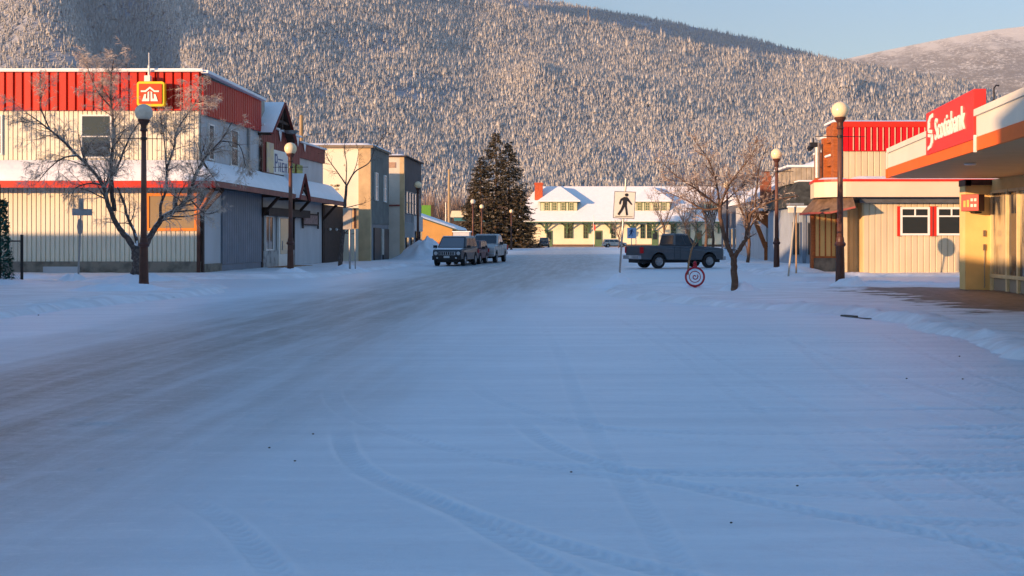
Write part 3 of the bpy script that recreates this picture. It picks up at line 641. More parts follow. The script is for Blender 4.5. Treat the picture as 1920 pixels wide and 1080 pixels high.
# emblem sign on the front
S = thing('store_emblem_sign', 'square yellow bordered red emblem sign of a white house on the red parapet', 'sign', (-19.06, 49.1, 7.5))
sc_ = 48.9/2133
def PXZ(px, py, Y): return ((px-1100)*Y/2133, 1.6+(448-py)*Y/2133)
def rrect(cx, cz, hx, hz, r, n=5):
    o = []
    for (sx, sz, a0) in ((1,1,0),(-1,1,90),(-1,-1,180),(1,-1,270)):
        for i in range(n+1): a = math.radians(a0+90*i/n); o.append((cx+sx*(hx-r)+r*math.cos(a), cz+sz*(hz-r)+r*math.sin(a)))
    return o
cx, cz = PXZ(282.5, 176, 48.9)
q = MB(); q.ext(rrect(cx, cz, 0.59, 0.53, 0.12), 'y', 48.88, 49.12); q.build('yellow_border', YEL, S)
q = MB(); q.ext(rrect(cx, cz, 0.49, 0.43, 0.04), 'y', 48.84, 48.87); q.build('red_panel', mat('emblem_red',(0.75,0.06,0.01),0.4,0.05,3), S)
q = MB(); W_ = 0.49; EMB = mat('emblem_white', (0.85,0.82,0.75), 0.4, 0.02, 3)
def epoly(pts): q.ext([(cx+a*W_, cz+b_*W_) for a, b_ in pts], 'y', 48.81, 48.835)
epoly([(-0.80,0.28),(-0.42,0.28),(0,0.62),(0.42,0.28),(0.80,0.28),(0.80,0.14),(0.36,0.14),(0,0.44),(-0.36,0.14),(-0.80,0.14)][::-1])
for s in (-1,1):
    epoly([(s*0.70,-0.66),(s*0.06,-0.66),(s*0.06,0.22),(s*0.20,0.12),(s*0.22,-0.44),(s*0.36,-0.44),(s*0.34,-0.02),(s*0.50,-0.06)])
q.build('house_emblem', EMB, S)
q = MB(); q.tube([(cx-0.15,49.1,cz+0.5),(cx-0.15,49.1,cz+1.25)],0.05,8); q.box(cx-0.3,cx-0.05,48.95,49.15,cz+0.55,cz+0.8); q.tube([(cx-0.15,49.1,cz+1.2),(cx-0.15,49.1,cz+1.8)],0.02,6)
q.build('sign_mast', WHITE, S)
# long shop sign on the side wall
S = thing('side_shop_sign', 'long white shop sign with a cream picture panel on the maroon side wall', 'sign', (SP(60,0.3)[0], 60, 5.6))
def sidepanel(y0, y1, z0, z1, m, nm, o=0.2, th=0.05):
    q = MB(); q.prism([SP(y0,o),SP(y0,o+th),SP(y1,o+th),SP(y1,o)], z0, z1); return q.build(nm, m, S)
sidepanel(58.0, 59.1, 4.98, 6.55, mat('cream_panel',(0.62,0.52,0.30),0.5,0.15,1.5,col2=(0.45,0.33,0.36)), 'picture_panel')
sidepanel(59.1, 61.6, 4.98, 6.25, WHITE, 'letter_panel')
LET = mat('blue_letter',(0.12,0.16,0.3),0.5,0.05,4); q = MB()
def letr(y, z, w2, h2): q.prism([SP(y,0.255),SP(y,0.27),SP(y+w2,0.27),SP(y+w2,0.255)], z, z+h2)
for (a,b_,c,d) in ((59.25,5.1,.12,.95),(59.25,5.95,.4,.1),(59.6,5.6,.1,.35),(59.25,5.55,.4,.09),(59.85,5.75,.75,.07),(59.9,5.15,.08,.5),(60.2,5.15,.08,.5),(59.9,5.38,.35,.06),(60.5,5.15,.09,.5),(60.5,5.15,.35,.07),(60.5,5.58,.35,.07),(61.0,5.15,.09,.5),(61.25,5.15,.09,.5),(61.0,5.4,.3,.06)): letr(a,b_,c,d)
q.build('lettering', LET, S)
LEAF = mat('leafy_poster',(0.42,0.40,0.08),0.6,0.3,5,col2=(0.16,0.22,0.08),thr=0.5,soft=0.08)
sidepanel(61.7, 62.9, 4.95, 5.75, LEAF, 'leafy_poster'); sidepanel(63.3, 64.4, 4.95, 5.75, LEAF, 'leafy_poster')
S = thing('framed_notice', 'framed reddish notice board on the grey siding under the store eave', 'sign', (SP(66,0.3)[0], 66, 2.8))
q = MB(); q.prism([SP(64.9,0.1),SP(64.9,0.16),SP(67.9,0.16),SP(67.9,0.1)], 2.45, 3.0); q.build('panel', mat('notice_paper',(0.42,0.27,0.25),0.7,0.25,7), S)
q = MB()
for z in (2.42, 3.03): q.bar((*SP(64.8,0.15),z),(*SP(68,0.15),z),0.08)
for y in (64.8,68.0): q.bar((*SP(y,0.15),2.2),(*SP(y,0.15),3.2),0.09)
q.build('frame', DKWOOD, S)
# ---------------------------------------------------------------- second and third buildings on the left
PALEW = mat('pale_stucco', (0.84,0.78,0.64), 0.8, 0.06, 0.8, 0.004)
TANB = mat('tan_block', (0.62,0.45,0.26), 0.85, 0.12, 1.6, 0.006)
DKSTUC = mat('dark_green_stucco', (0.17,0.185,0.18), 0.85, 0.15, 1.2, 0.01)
T = thing('stucco_building', 'two storey pale stucco building with a tan corner just past the hardware store', 'building', (-15, 75.3, 0))
q = MB(); q.box(-26,-15.1,75.3,75.55,0,7.62); q.build('end_wall', PALEW, T)
q = MB(); q.box(-15.1,-14.3,75.27,75.6,0,7.62); q.build('corner_blocks', TANB, T)
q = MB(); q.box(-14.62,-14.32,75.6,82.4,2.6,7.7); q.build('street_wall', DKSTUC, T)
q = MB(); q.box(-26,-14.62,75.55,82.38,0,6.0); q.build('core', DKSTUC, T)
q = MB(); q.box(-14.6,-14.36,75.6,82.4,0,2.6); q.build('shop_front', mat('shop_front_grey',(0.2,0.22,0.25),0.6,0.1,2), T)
q = MB(); q.box(-26.2,-14.1,75.1,75.7,7.62,7.80); q.box(-14.7,-14.15,75.7,82.5,7.7,7.8); q.build('cornice', mat('cornice_brown',(0.25,0.2,0.15),0.7), T)
snow_slab([(-26.2,75.1,7.8),(-14.1,75.1,7.8),(-14.1,75.75,7.8),(-26.2,75.75,7.8)], 'roof_snow', T, 0.14); snow_slab([(-14.7,75.7,7.8),(-14.1,75.7,7.8),(-14.1,82.5,7.8),(-14.7,82.5,7.8)], 'roof_snow', T, 0.12)
snow_slab([(-26,75.6,6.0),(-14.7,75.6,6.0),(-14.7,82.4,6.0),(-26,82.4,6.0)], 'roof_snow', T, 0.12)
for y in (77.3, 80.6): window(T, (-14.31,y), (0,1), (1,0), 1.0, 4.2, 6.1, WHITE, glass('pale_glass',(0.4,0.4,0.4),0.2), rows=2)
q = MB(); q.box(-14.36,-14.28,76.6,79.0,0.1,2.35); q.box(-14.36,-14.28,80.0,82.2,0.1,2.3); q.build('shop_door', BLACK, T)
q = MB(); q.box(-14.30,-14.22,79.1,79.9,0.5,2.3); q.build('poster', mat('pale_poster',(0.5,0.47,0.42),0.7), T)
q = MB(); q.box(-14.1,-13.9,77.1,77.7,0.1,0.75); q.build('planter', YEL, T) if False else None
T = thing('painted_sign_ghost', 'faded brown lettering and plant motif painted on the pale stucco wall', 'wall painting', (-17.6,75.2,4.9))
q = MB(); rr_ = random.Random(4)
for i in range(26):
    a = -18.6+rr_.random()*2.2; z = 4.3+rr_.random()*0.9; q.ext([(a,z),(a+0.16,z+0.03),(a+0.2,z+0.12),(a+0.05,z+0.16)], 'y', 75.272, 75.28)
q.box(-18.5,-16.6,75.28,75.29,4.68,4.92); q.build('motif', mat('faded_paint',(0.50,0.42,0.28),0.8,0.2,5), T)
T = thing('brick_shop_building', 'two storey tan ended building with a dark upper front beyond the stucco one', 'building', (-14, 84.6, 0))
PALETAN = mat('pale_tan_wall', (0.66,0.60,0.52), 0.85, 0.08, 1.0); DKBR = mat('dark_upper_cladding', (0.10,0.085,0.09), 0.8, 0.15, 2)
q = MB(); q.box(-28,-13.6,84.6,84.85,0,7.7); q.build('end_wall', PALETAN, T)
q = MB(); q.box(-13.9,-13.58,84.58,84.9,0,7.72); q.build('corner_trim', TANB, T)
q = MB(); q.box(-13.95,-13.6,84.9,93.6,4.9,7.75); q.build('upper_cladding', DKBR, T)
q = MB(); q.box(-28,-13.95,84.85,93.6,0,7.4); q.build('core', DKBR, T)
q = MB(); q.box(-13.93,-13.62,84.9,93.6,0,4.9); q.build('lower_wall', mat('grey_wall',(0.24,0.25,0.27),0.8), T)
q = MB(); q.box(-28.2,-13.4,84.4,84.95,7.7,7.8); q.box(-14.1,-13.4,84.95,93.8,7.75,7.84); q.build('cornice', DKWOOD, T)
snow_slab([(-28.2,84.4,7.8),(-13.4,84.4,7.8),(-13.4,84.95,7.8),(-28.2,84.95,7.8)], 'roof_snow', T, 0.1)
for y in (85.9,87.3,88.7,90.1,91.5): window(T, (-13.6,y), (0,1), (1,0), 0.95, 3.5, 5.2, STEEL, rows=2)
q = MB(); q.box(-13.62,-13.45,88.6,93.4,2.2,3.4); q.build('fascia_panel', mat('pale_fascia',(0.5,0.5,0.5),0.6), T)
q = MB(); 
for y in (85.6,88.0,90.4,92.6): q = MB(); q.box(-13.6,-13.52,y,y+0.9,0.2,2.2); q.build('shop_glass', GLASS, T)
q = MB(); q.box(-13.6,-12.9,85.0,85.3,1.7,2.8); q.build('projecting_sign', GREYSID, T)
q = MB(); q.box(-15.4,-14.2,84.56,84.59,6.9,7.3); q.build('red_lettering', mat('faint_red_paint',(0.45,0.30,0.22),0.8), T)
q = MB(); q.box(-17.5,-13.9,84.52,84.58,4.05,4.15); q.build('conduit', DRED, T)
# tan hall, green sign, low buildings in the distance on the left
T = thing('tan_hall', 'low orange tan hall with a snowy sloping roof beyond the left buildings', 'building', (-21, 150, 0))
TANH = mat('orange_tan_siding', (0.50,0.27,0.08), 0.7, 0.08, 0.8)
q = MB(); q.ext([(-30,-0.02),(-17.7,-0.02),(-17.7,3.0),(-23.5,4.9),(-30,3.0)], 'y', 150, 160); q.build('wall', TANH, T)
q = MB(); q.box(-20.6,-18.6,149.9,150.02,0,1.2); q.build('lean_to', mat('brick_red_paint',(0.42,0.13,0.06),0.8), T)
q = MB(); q.add([(-16.8,149.6,2.75),(-23.5,149.6,5.0),(-23.5,160.4,5.0),(-16.8,160.4,2.75),(-16.8,149.6,2.6),(-23.5,149.6,4.85),(-23.5,160.4,4.85),(-16.8,160.4,2.6)],[(0,3,2,1),(4,5,6,7),(0,1,5,4),(2,3,7,6),(0,4,7,3)])
q.add([(-31,149.6,2.75),(-23.5,149.6,5.0),(-23.5,160.4,5.0),(-31,160.4,2.75),(-31,149.6,2.6),(-23.5,149.6,4.85),(-23.5,160.4,4.85),(-31,160.4,2.6)],[(0,1,2,3),(7,6,5,4),(0,4,5,1),(2,6,7,3),(0,3,7,4)]); q.build('roof', mat('dark_green_trim',(0.06,0.09,0.06),0.6), T)
snow_slab([(-23.5,149.6,5.02),(-16.8,149.6,2.77),(-16.8,160.4,2.77),(-23.5,160.4,5.02)], 'roof_snow', T, 0.25)
T = thing('pallet_shed', 'small grey blue shed with a snowy roof beside the tan hall', 'shed', (-16.3,148,0))
q = MB(); q.box(-17.5,-15.4,149,151,0,2.5); q.build('wall', GREYSID, T); q = MB(); q.box(-17.6,-15.2,148.8,151.2,2.5,2.62); q.build('roof', SNOWR, T)
T = thing('green_sign_board', 'bright green sign board on a post above the tan hall roof', 'sign', (-38.3,270,0))
q = MB(); q.box(-39.2,-37.0,270,270.2,7.0,9.6); q.build('board', mat('bright_green',(0.10,0.28,0.03),0.5,0.05,2), T); q = MB(); q.box(-36.9,-36.3,269.9,270.3,0,9.7); q.build('post', DKWOOD, T)
T = thing('rail_shed', 'teal railway shed with a cream snowy roof behind the spruce trees', 'shed', (-30,300,0))
q = MB(); q.box(-35,-25,300,310,0,7.3); q.build('wall', mat('teal_wall',(0.03,0.18,0.24),0.6), T); q = MB(); q.ext([(-36,7.3),(-24,7.3),(-24.5,9.0),(-35.5,9.0)],'y',299,311); q.build('roof', mat('cream_roof',(0.75,0.64,0.45),0.7), T)
T = thing('freight_wagons', 'dark line of low freight wagons standing on the railway past the tan hall', 'railway wagons', (-20,260,0))
q = MB()
for i in range(5): q.box(-44+i*9.2,-35.2+i*9.2,260,262.6,1.0,5.5+0.2*(i%2))
q.build('wagon_bodies', mat('dark_wagon',(0.06,0.045,0.04),0.8,0.2,1), T)
q = MB()
for i in range(5): q.box(-43.5+i*9.2,-42+i*9.2,260.2,262.4,0,1.0); q.box(-37.5+i*9.2,-36+i*9.2,260.2,262.4,0,1.0)
q.build('bogies', BLACK, T)
# ---------------------------------------------------------------- railway station at the end of the street
T = thing('railway_station', 'long cream railway station with a big snowy roof, green dormers and a brick chimney', 'station', (8, 227, 0))
SY = 227.0; CRM = mat('station_cream', (0.80,0.72,0.53), 0.7, 0.06, 0.5); GRN = mat('station_green', (0.10,0.17,0.09), 0.6, 0.1, 1.5)
q = MB(); q.box(-13.5,36,SY+2.2,SY+13,0,5.6); q.build('wall', CRM, T)
EZ, RZ = 5.05, 12.25; EY, RY = SY, SY+8.6; XA, XB = -15.5, 38.0; hip = 5.5
def hiproof(par, xa, xb, ya, yb, ez, rz, hx, nm, sn=0.25, slab=True):
    q = MB(); ym = (ya+yb)/2; A=[(xa,ya,ez),(xb,ya,ez),(xb,yb,ez),(xa,yb,ez),(xa+hx,ym,rz),(xb-hx,ym,rz)]
    q.add(A, [(0,1,5,4),(2,3,4,5),(3,0,4),(1,2,5),(3,2,1,0)]); r = q.build(nm, GRN, par)
    q = MB(); B=[(x,y,z+sn) for x,y,z in A]; q.add(B, [(0,1,5,4),(2,3,4,5),(3,0,4),(1,2,5)])
    q.add([*A[:4],*B[:4]], [(0,1,5,4),(1,2,6,5),(2,3,7,6),(3,0,4,7)]); q.build('roof_snow', SNOWR, r); return r
hiproof(T, XA, XB, EY, EY+17.2, EZ, RZ, hip, 'roof')
q = MB(); q.box(XA,XB,EY-0.06,EY,EZ-0.22,EZ+0.02); q.build('eave_board', GRN, T)
slope = (RZ-EZ)/(8.6)
def dormer(cx, hw=3.75):
    z0, z1 = 7.15, 9.1; yf = EY+(z0-EZ)/slope-0.1
    q = MB(); q.box(cx-hw,cx+hw,yf,yf+6.5,z0-0.4,z1); d = q.build('dormer', GRN, T)
    q = MB(); n = 9; ww = (2*hw)/n
    PN = mat('cream_trim',(0.72,0.66,0.42),0.6); 
    for i in (0,4,8): q.box(cx-hw+ww*i+0.12,cx-hw+ww*(i+1)-0.12,yf-0.06,yf,z0+0.15,z1-0.2)
    q.build('cream_panel', PN, d)
    for i in (1,2,3,5,6,7):
        x = cx-hw+ww*(i+0.5)
        if i in (1,3,5,7): window(d, (x,yf-0.02), (1,0), (0,-1), ww*0.98, z0+0.15, z1-0.15, PN, GLASS, 0.09, 2, 3)
        else:
            q = MB(); q.box(x-ww*.22,x+ww*.22,yf-0.08,yf,z0+0.15,z1-0.2); q.build('cream_panel', PN, d)
    A = MB(); e = 0.55; zt = 12.1; a = [(cx-hw-e,yf-e,z1),(cx+hw+e,yf-e,z1),(cx+hw+e,yf+6.6,z1),(cx-hw-e,yf+6.6,z1),(cx-0.25,yf+3.2,zt),(cx+0.25,yf+3.2,zt),(cx,yf+6.6,zt)]
    A.add(a, [(0,1,5,4),(1,2,6,5),(3,0,4,6),(4,5,6),(3,2,1,0)]); A.build('dormer_roof', GRN, d)
    A = MB(); b_ = [(x,y,z+0.25) for x,y,z in a]; A.add(b_, [(0,1,5,4),(1,2,6,5),(3,0,4,6),(4,5,6)]); A.add([*a[:4],*b_[:4]], [(0,1,5,4),(1,2,6,5),(3,0,4,7)]); A.build('dormer_snow', SNOWR, d)
for px in (1048, 1222, 1352): dormer((px-1100)*(SY+2)/2133)
q = MB(); q.box(-10.6,-9.0,SY+5.0,SY+6.6,9,13.1); q.box(-10.75,-8.85,SY+4.9,SY+6.7,12.7,12.95); ch = q.build('chimney', mat('chimney_brick',(0.50,0.10,0.04),0.85,0.15,3,0.01), T)
WY = SY+2.2
for px in (1062,1070,1098,1150,1205,1217,1262,1290,1330): window(T, ((px-1100)*WY/2133,WY-0.04), (1,0), (0,-1), 0.95, 1.7, 4.5, GRN, GLASS, 0.1, 2, 4)
for px, s in ((1030,1.2),(1122,1.5),(1228,1.3),(1310,1.3)):
    x = (px-1100)*WY/2133; q = MB(); q.box(x-s/2,x+s/2,WY-0.12,WY,0.1,3.3); d = q.build('door', GRN, T)
    q = MB(); q.box(x-s/2+0.2,x+s/2-0.2,WY-0.16,WY-0.12,1.5,3.0); q.build('pane', GLASS, d)
for i, x in enumerate(np.arange(-12.6, 36, 4.35)):
    q = MB(); q.box(x-0.16,x+0.16,WY-0.3,WY,2.7,5.0); q.bar((x,WY-0.15,3.0),(x,SY+0.2,4.85),0.2); q.bar((x,WY-0.2,3.6),(x+1.3,WY-0.2,4.85),0.16); q.bar((x,WY-0.2,3.6),(x-1.3,WY-0.2,4.85),0.16)
    q.build('bracket', GRN, T)
q = MB(); q.box(-13.6,36.1,WY-0.1,WY,0.0,0.5); q.build('plinth', mat('plinth_dark',(0.16,0.1,0.07),0.8), T)
T = thing('red_flag', 'small red flag on a thin pole in front of the station wall', 'flag', (1.35,222,0))
q = MB(); q.tube([(1.35,222,0),(1.35,222,6.3)],0.06,6); q.build('pole', WHITE, T); q = MB(); q.add([(1.2,222,4.5),(1.75,221.8,4.2),(1.7,222,3.2),(1.25,222,3.3)],[(0,1,2,3)]); q.add([(1.2,222.03,4.5),(1.75,221.83,4.2),(1.7,222.03,3.2),(1.25,222.03,3.3)],[(3,2,1,0)]); q.build('cloth', mat('flag_red',(0.7,0.05,0.02),0.6), T)
# ---------------------------------------------------------------- right side: restaurant
T = thing('red_restaurant', 'cream ribbed restaurant with a bright red upper front, white framed windows and a brown awning', 'restaurant', (12,49.5,0))
CRM2 = mat('warm_cream_siding', (0.62,0.52,0.36), 0.45, 0.08, 1.2, stretch=(1,1,0.3))
CRM3 = mat('smooth_cream_board', (0.72,0.58,0.42), 0.5, 0.05, 0.8)
BRT = mat('bright_red_metal', (0.66,0.004,0.012), 0.4, 0.08, 1.5)
q = MB(); siding(q, (12.05,49.5),(27,49.5),0.05,3.2,0.26,0.05,0.05); q.build('front_wall', CRM2, T)
q = MB(); q.box(11.3,12.0,50.4,50.5,0,3.2); siding(q,(11.2,50.35),(12.05,50.35),0.1,3.0,0.2,0.03); q.box(12.0,12.08,49.5,50.4,0,3.2); q.build('recess_wall', mat('yellow_cream_siding',(0.66,0.50,0.27),0.5,0.08,1.5), T)
q = MB(); q.box(12.1,27,49.56,54.5,0,3.35); q.box(11.34,12.1,50.5,54.5,0,3.35); q.box(11.38,27,50.2,54.7,3.35,6.6); q.build('core', cp, T)
q = MB(); siding(q, (11.32,50.15),(27,50.15),4.15,5.48,0.27,0.05,0.05); q.build('upper_wall', CRM2, T)
q = MB(); siding(q, (11.3,50.08),(27,50.08),5.46,6.62,0.26,0.06,0.05); q.build('red_front', BRT, T)
rr_ = MB()
for i in range(28): x = 11.7+i*0.262; rr_.box(x,x+0.045,50.0,50.05,5.5,6.5)
rr_.build('cream_battens', mat('batten_cream',(0.7,0.45,0.3),0.5), T)
q = MB(); q.box(11.2,27,49.98,50.2,6.52,6.76); q.build('red_cap', REDT, T)
snow_slab([(11.2,49.98,6.76),(27,49.98,6.76),(27,52,6.76),(11.2,52,6.76)], 'roof_snow', T, 0.09)
# porch fascia with rounded corner
q = MB(); arc = [(27,48.6),(11.3,48.6)]+[(11.3-1.5*math.sin(a),50.1-1.5*math.cos(a)) for a in np.linspace(0.15,1.2,6)]+[(10.15,51.6)]
inn = [(10.3,51.6),(10.2,50.2),(11.3,49.0),(27,49.0)]
q.prism(arc+inn, 3.40, 4.12); q.build('porch_fascia', CRM3, T)
q = MB()
for a, b_ in zip(arc[:-1], arc[1:]): q.bar((*a,4.11),(*b_,4.11),0.10,0.10)
q.build('red_stripe', REDT, T)
q = MB(); q.prism([(27,48.66),(11.3,48.66),(10.2,49.8),(10.25,51.5),(27,51.5)], 4.1, 4.16); q.build('porch_roof', DKWOOD, T)
snow_slab([(11.4,48.7,4.16),(27,48.7,4.16),(27,50.1,4.2),(11.4,50.1,4.2)], 'porch_snow', T, 0.14); snow_slab([(10.25,50.0,4.17),(11.4,48.8,4.17),(11.4,51.5,4.2),(10.25,51.5,4.2)], 'porch_snow', T, 0.12)
q = MB(); q.box(11.8,27,49.1,49.44,3.16,3.4); q.build('soffit_beam', mat('slate_beam',(0.10,0.11,0.13),0.6), T)
def redwin(cx):
    x = window(T, (cx,49.42), (1,0), (0,-1), 1.28, 1.75, 2.98, WHITE, GLASS, 0.09, 1, split=[0.68])
    q = MB(); q.box(cx-0.03,cx+0.03,49.33,49.44,2.6,2.9); q.build('mullion', WHITE, T)
    for a_ in (-0.76,0.65): q = MB(); q.box(cx+a_,cx+a_+0.11,49.36,49.45,1.72,3.02); q.build('red_shutter_strip', REDT, T)
redwin(14.25); redwin(15.83)
q = MB(); q.box(11.16,11.34,49.5,50.4,0,3.3); q.build('corner_post', mat('cream_post',(0.7,0.55,0.35),0.6), T)
# corner entrance: orange frame, glass showing amber siding, stone base
q = MB(); q.box(10.15,11.2,50.9,51.0,0.0,0.75); q.build('stone_base', STONE, T)
f_ = window(T, (10.68,50.95), (1,0), (0,-1), 1.05, 0.75, 2.85, ORWOOD, glass('amber_glass',(0.62,0.40,0.14),0.25), 0.08, 4)
q = MB(); q.box(10.02,10.14,50.8,51.1,0,2.9); q.box(11.16,11.3,50.75,50.9,0,2.9); q.box(10.0,11.4,50.7,50.95,2.85,3.05); q.build('entrance_frame', ORWOOD, T)
# side street front
q = MB(); siding(q, (11.3,54.4),(11.3,51),0.05,3.3,0.3,0.03); q.build('side_wall', DKSID, T)
q = MB(); siding(q, (11.28,54.6),(11.28,50.2),3.9,6.5,0.3,0.02); q.build('upper_side_wall', CRM2, T)
q = MB()
def rx(y): return 50.2+(y-50.2)*0.6
for x0,x1,y0,y1,z0,z1 in ((10.9,11.26,50.2,51.2,4.3,6.75),(10.85,11.26,53.2,54.2,4.2,6.2),(10.95,11.26,51.2,53.2,5.95,6.7),(10.95,11.26,51.2,53.2,4.9,5.3),(10.9,11.26,56.6,57.4,4.2,5.6),(10.95,11.26,54.2,56.6,5.0,5.6)): q.box(x0,x1,rx(y0),rx(y1),z0,z1)
q.build('timber_front', ORWOOD, T)
q = MB()
for x0,x1,y0,y1,z0,z1 in ((10.85,11.3,50.1,53.3,6.75,6.86),(10.8,11.3,53.1,54.3,6.2,6.32),(10.85,11.3,51.25,53.1,5.3,5.4),(10.85,11.3,54.3,57.5,5.6,5.72)): q.box(x0,x1,rx(y0),rx(y1),z0,z1)
q.build('ledge_snow', SNOWR, T, bevel=0.04)
q = MB(); q.tube([(10.6,52.2,4.4),(10.6,52.2,6.0)],0.14,10); q.build('flue', STEEL, T)
# brown shingled awning over the corner
q = MB(); aw = [(11.4,48.75),(10.7,49.2),(10.25,50.0),(10.3,51.6)]; ou = [(11.4,48.2),(10.4,48.6),(9.7,49.7),(9.75,52.0)]
for i in range(3): q.add([(*aw[i],3.42),(*aw[i+1],3.42),(*ou[i+1],2.72),(*ou[i],2.95 if i==0 else 2.72)], [(0,1,2,3)])
q.build('awning', mat('brown_shingle',(0.20,0.13,0.09),0.9,0.25,4,0.01), T)
q = MB()
for i in range(3): q.bar((*ou[i],2.95 if i==0 else 2.72),(*ou[i+1],2.72),0.06,0.08)
q.build('awning_edge', DRED, T)
# ---------------------------------------------------------------- grey green mansard shop and the shops beyond
T = thing('mansard_shop', 'blue grey clad shop under a dark mansard roof, beyond the restaurant', 'shop', (14,68,0))
q = MB(); siding(q, (12.1,68),(24,68),0,3.5,0.3,0.04); q.box(12.12,24,68.06,76,0,3.6); q.build('wall', mat('blue_grey_cladding',(0.34,0.40,0.48),0.6,0.08,1), T)
q = MB(); q.add([(11.75,67.4,3.45),(24,67.4,3.45),(24,68.6,5.05),(12.75,68.6,5.05),(11.75,76.4,3.45),(12.75,75.6,5.05),(24,76.4,3.45),(24,75.6,5.05)],[(0,1,2,3),(4,0,3,5),(3,2,7,5),(0,4,6,1),(6,4,5,7)])
q.build('mansard_roof', mat('dark_mansard',(0.07,0.075,0.07),0.9,0.3,3,0.01), T)
q = MB(); q.box(12.75,24,68.6,75.6,5.05,5.15); q.build('roof_snow', SNOWR, T, bevel=0.04)
q = MB(); siding(q,(12.6,70),(18,70),5.0,6.0,0.3,0.05); siding(q,(12.6,75),(12.6,70),5.0,5.8,0.3,0.02); q.box(12.66,18,70.06,75,5.0,6.0); q.build('roof_box', mat('brown_cream_cladding',(0.42,0.36,0.28),0.6,0.2,2), T)
q = MB(); q.box(12.3,18,69.8,75.2,6.0,6.15); q.build('roof_box_snow', SNOWR, T, bevel=0.05)
q = MB(); q.box(12.9,13.1,67.9,68.02,0.1,3.3); q.box(13.7,13.9,67.9,68.02,0.1,3.3); q.build('dark_downpipe', DKSID, T)
for x in (12.5,13.4): window(T, (x,67.95), (1,0), (0,-1), 0.5, 0.6, 2.6, STEEL, GLASS, 0.06)
T = thing('lit_hanging_sign', 'blank cream sign box hanging under the dark mansard roof', 'sign', (12.6,67,0))
q = MB(); q.box(11.9,13.0,67.0,67.3,3.15,3.45); q.build('sign_box', mat('cream_sign_face',(0.78,0.68,0.5),0.5), T); q = MB(); q.box(11.85,13.05,66.95,67.35,3.45,3.55); q.build('snow_cap', SNOWR, T)
T = thing('timber_gable_shop', 'shop with an orange timber gable porch and a snowy roof further up on the right', 'shop', (12.5,80,0))
q = MB(); q.box(12.6,26,80,96,0,4.4); q.build('wall', GREYSID, T)
q = MB(); q.add([(12,79.5,4.3),(12,96.5,4.3),(17,96.5,7.2),(17,79.5,7.2)],[(0,1,2,3)]); q.add([(12,79.5,4.3),(17,79.5,7.2),(24,79.5,4.3)],[(0,1,2)]); q.add([(24,79.5,4.3),(24,96.5,4.3),(17,96.5,7.2),(17,79.5,7.2)],[(3,2,1,0)]); q.build('roof', DKWOOD, T)
snow_slab([(11.9,79.4,4.33),(17,79.4,7.25),(17,96.5,7.25),(11.9,96.5,4.33)], 'roof_snow', T, 0.25)
q = MB()
for yy_ in (77.5,):
    q.bar((11.3,yy_,3.3),(13.3,yy_,1.9),0.5,0.3); q.bar((11.3,yy_,3.3),(12.2,yy_,1.0),0.28); q.bar((12.2,yy_,0),(12.2,yy_,1.4),0.2)
    q.bar((13.4,yy_,3.3),(13.2,yy_,1.9),0.5,0.3); q.add([(11.2,yy_-0.1,3.35),(13.9,yy_-0.1,3.35),(13.4,yy_-0.1,1.9),(12.9,yy_-0.1,1.8)],[(0,3,2,1)])
q.box(11.2,14.2,77.3,80,3.3,3.5); q.build('timber_porch', ORWOOD, T)
q = MB(); q.box(12.1,12.8,78.8,79.5,3.4,6.0); q.box(12.2,12.7,78.9,79.4,6.0,6.3); q.build('chimney', mat('red_brown_stack',(0.32,0.10,0.05),0.8,0.2,3), T)
q = MB(); q.box(11.1,15.2,77.1,80.2,3.5,3.66); q.build('porch_snow', SNOWR, T, bevel=0.05)
window(T, (13.6,79.96), (1,0), (0,-1), 1.2, 0.8, 2.6, BLACK)
T = thing('pale_blue_garage', 'pale blue grey garage with a small cream sign far up the right side', 'garage', (18,118,0))
q = MB(); siding(q,(15.6,118),(26,118),0,4.2,0.4,0.06); q.box(15.62,26,118.07,130,0,4.2); q.build('wall', mat('pale_blue_wall',(0.45,0.5,0.56),0.7), T)
q = MB(); q.box(15.4,26,117.8,130,4.2,4.4); q.build('roof_snow', SNOWR, T)
q = MB(); q.box(15.9,16.9,117.85,117.93,1.0,1.9); q.build('sign_board', mat('cream_sign_face',(0.78,0.68,0.5),0.5), T)
q = MB(); q.box(15.7,18.4,117.8,117.95,0.1,0.6); q.build('bench_wall', STONE, T)
T = thing('dark_shop', 'dark fronted two storey shop seen through the branches on the right', 'shop', (13.5,100,0))
q = MB(); q.box(13.5,26,100,114,0,5.2); q.build('wall', mat('slate_wall',(0.12,0.13,0.16),0.7,0.2,1.5), T); q = MB(); q.box(13.3,26,99.8,114.2,5.2,5.45); q.build('roof_snow', SNOWR, T, bevel=0.06)
for y in (102,105,108,111): window(T, (13.46,y), (0,1), (-1,0), 1.6, 0.7, 2.6, GREYSID)
window(T, (14.4,99.96), (1,0), (0,-1), 1.0, 3.3, 4.6, WHITE); window(T, (14.5,99.96), (1,0), (0,-1), 1.2, 0.8, 2.6, WHITE)
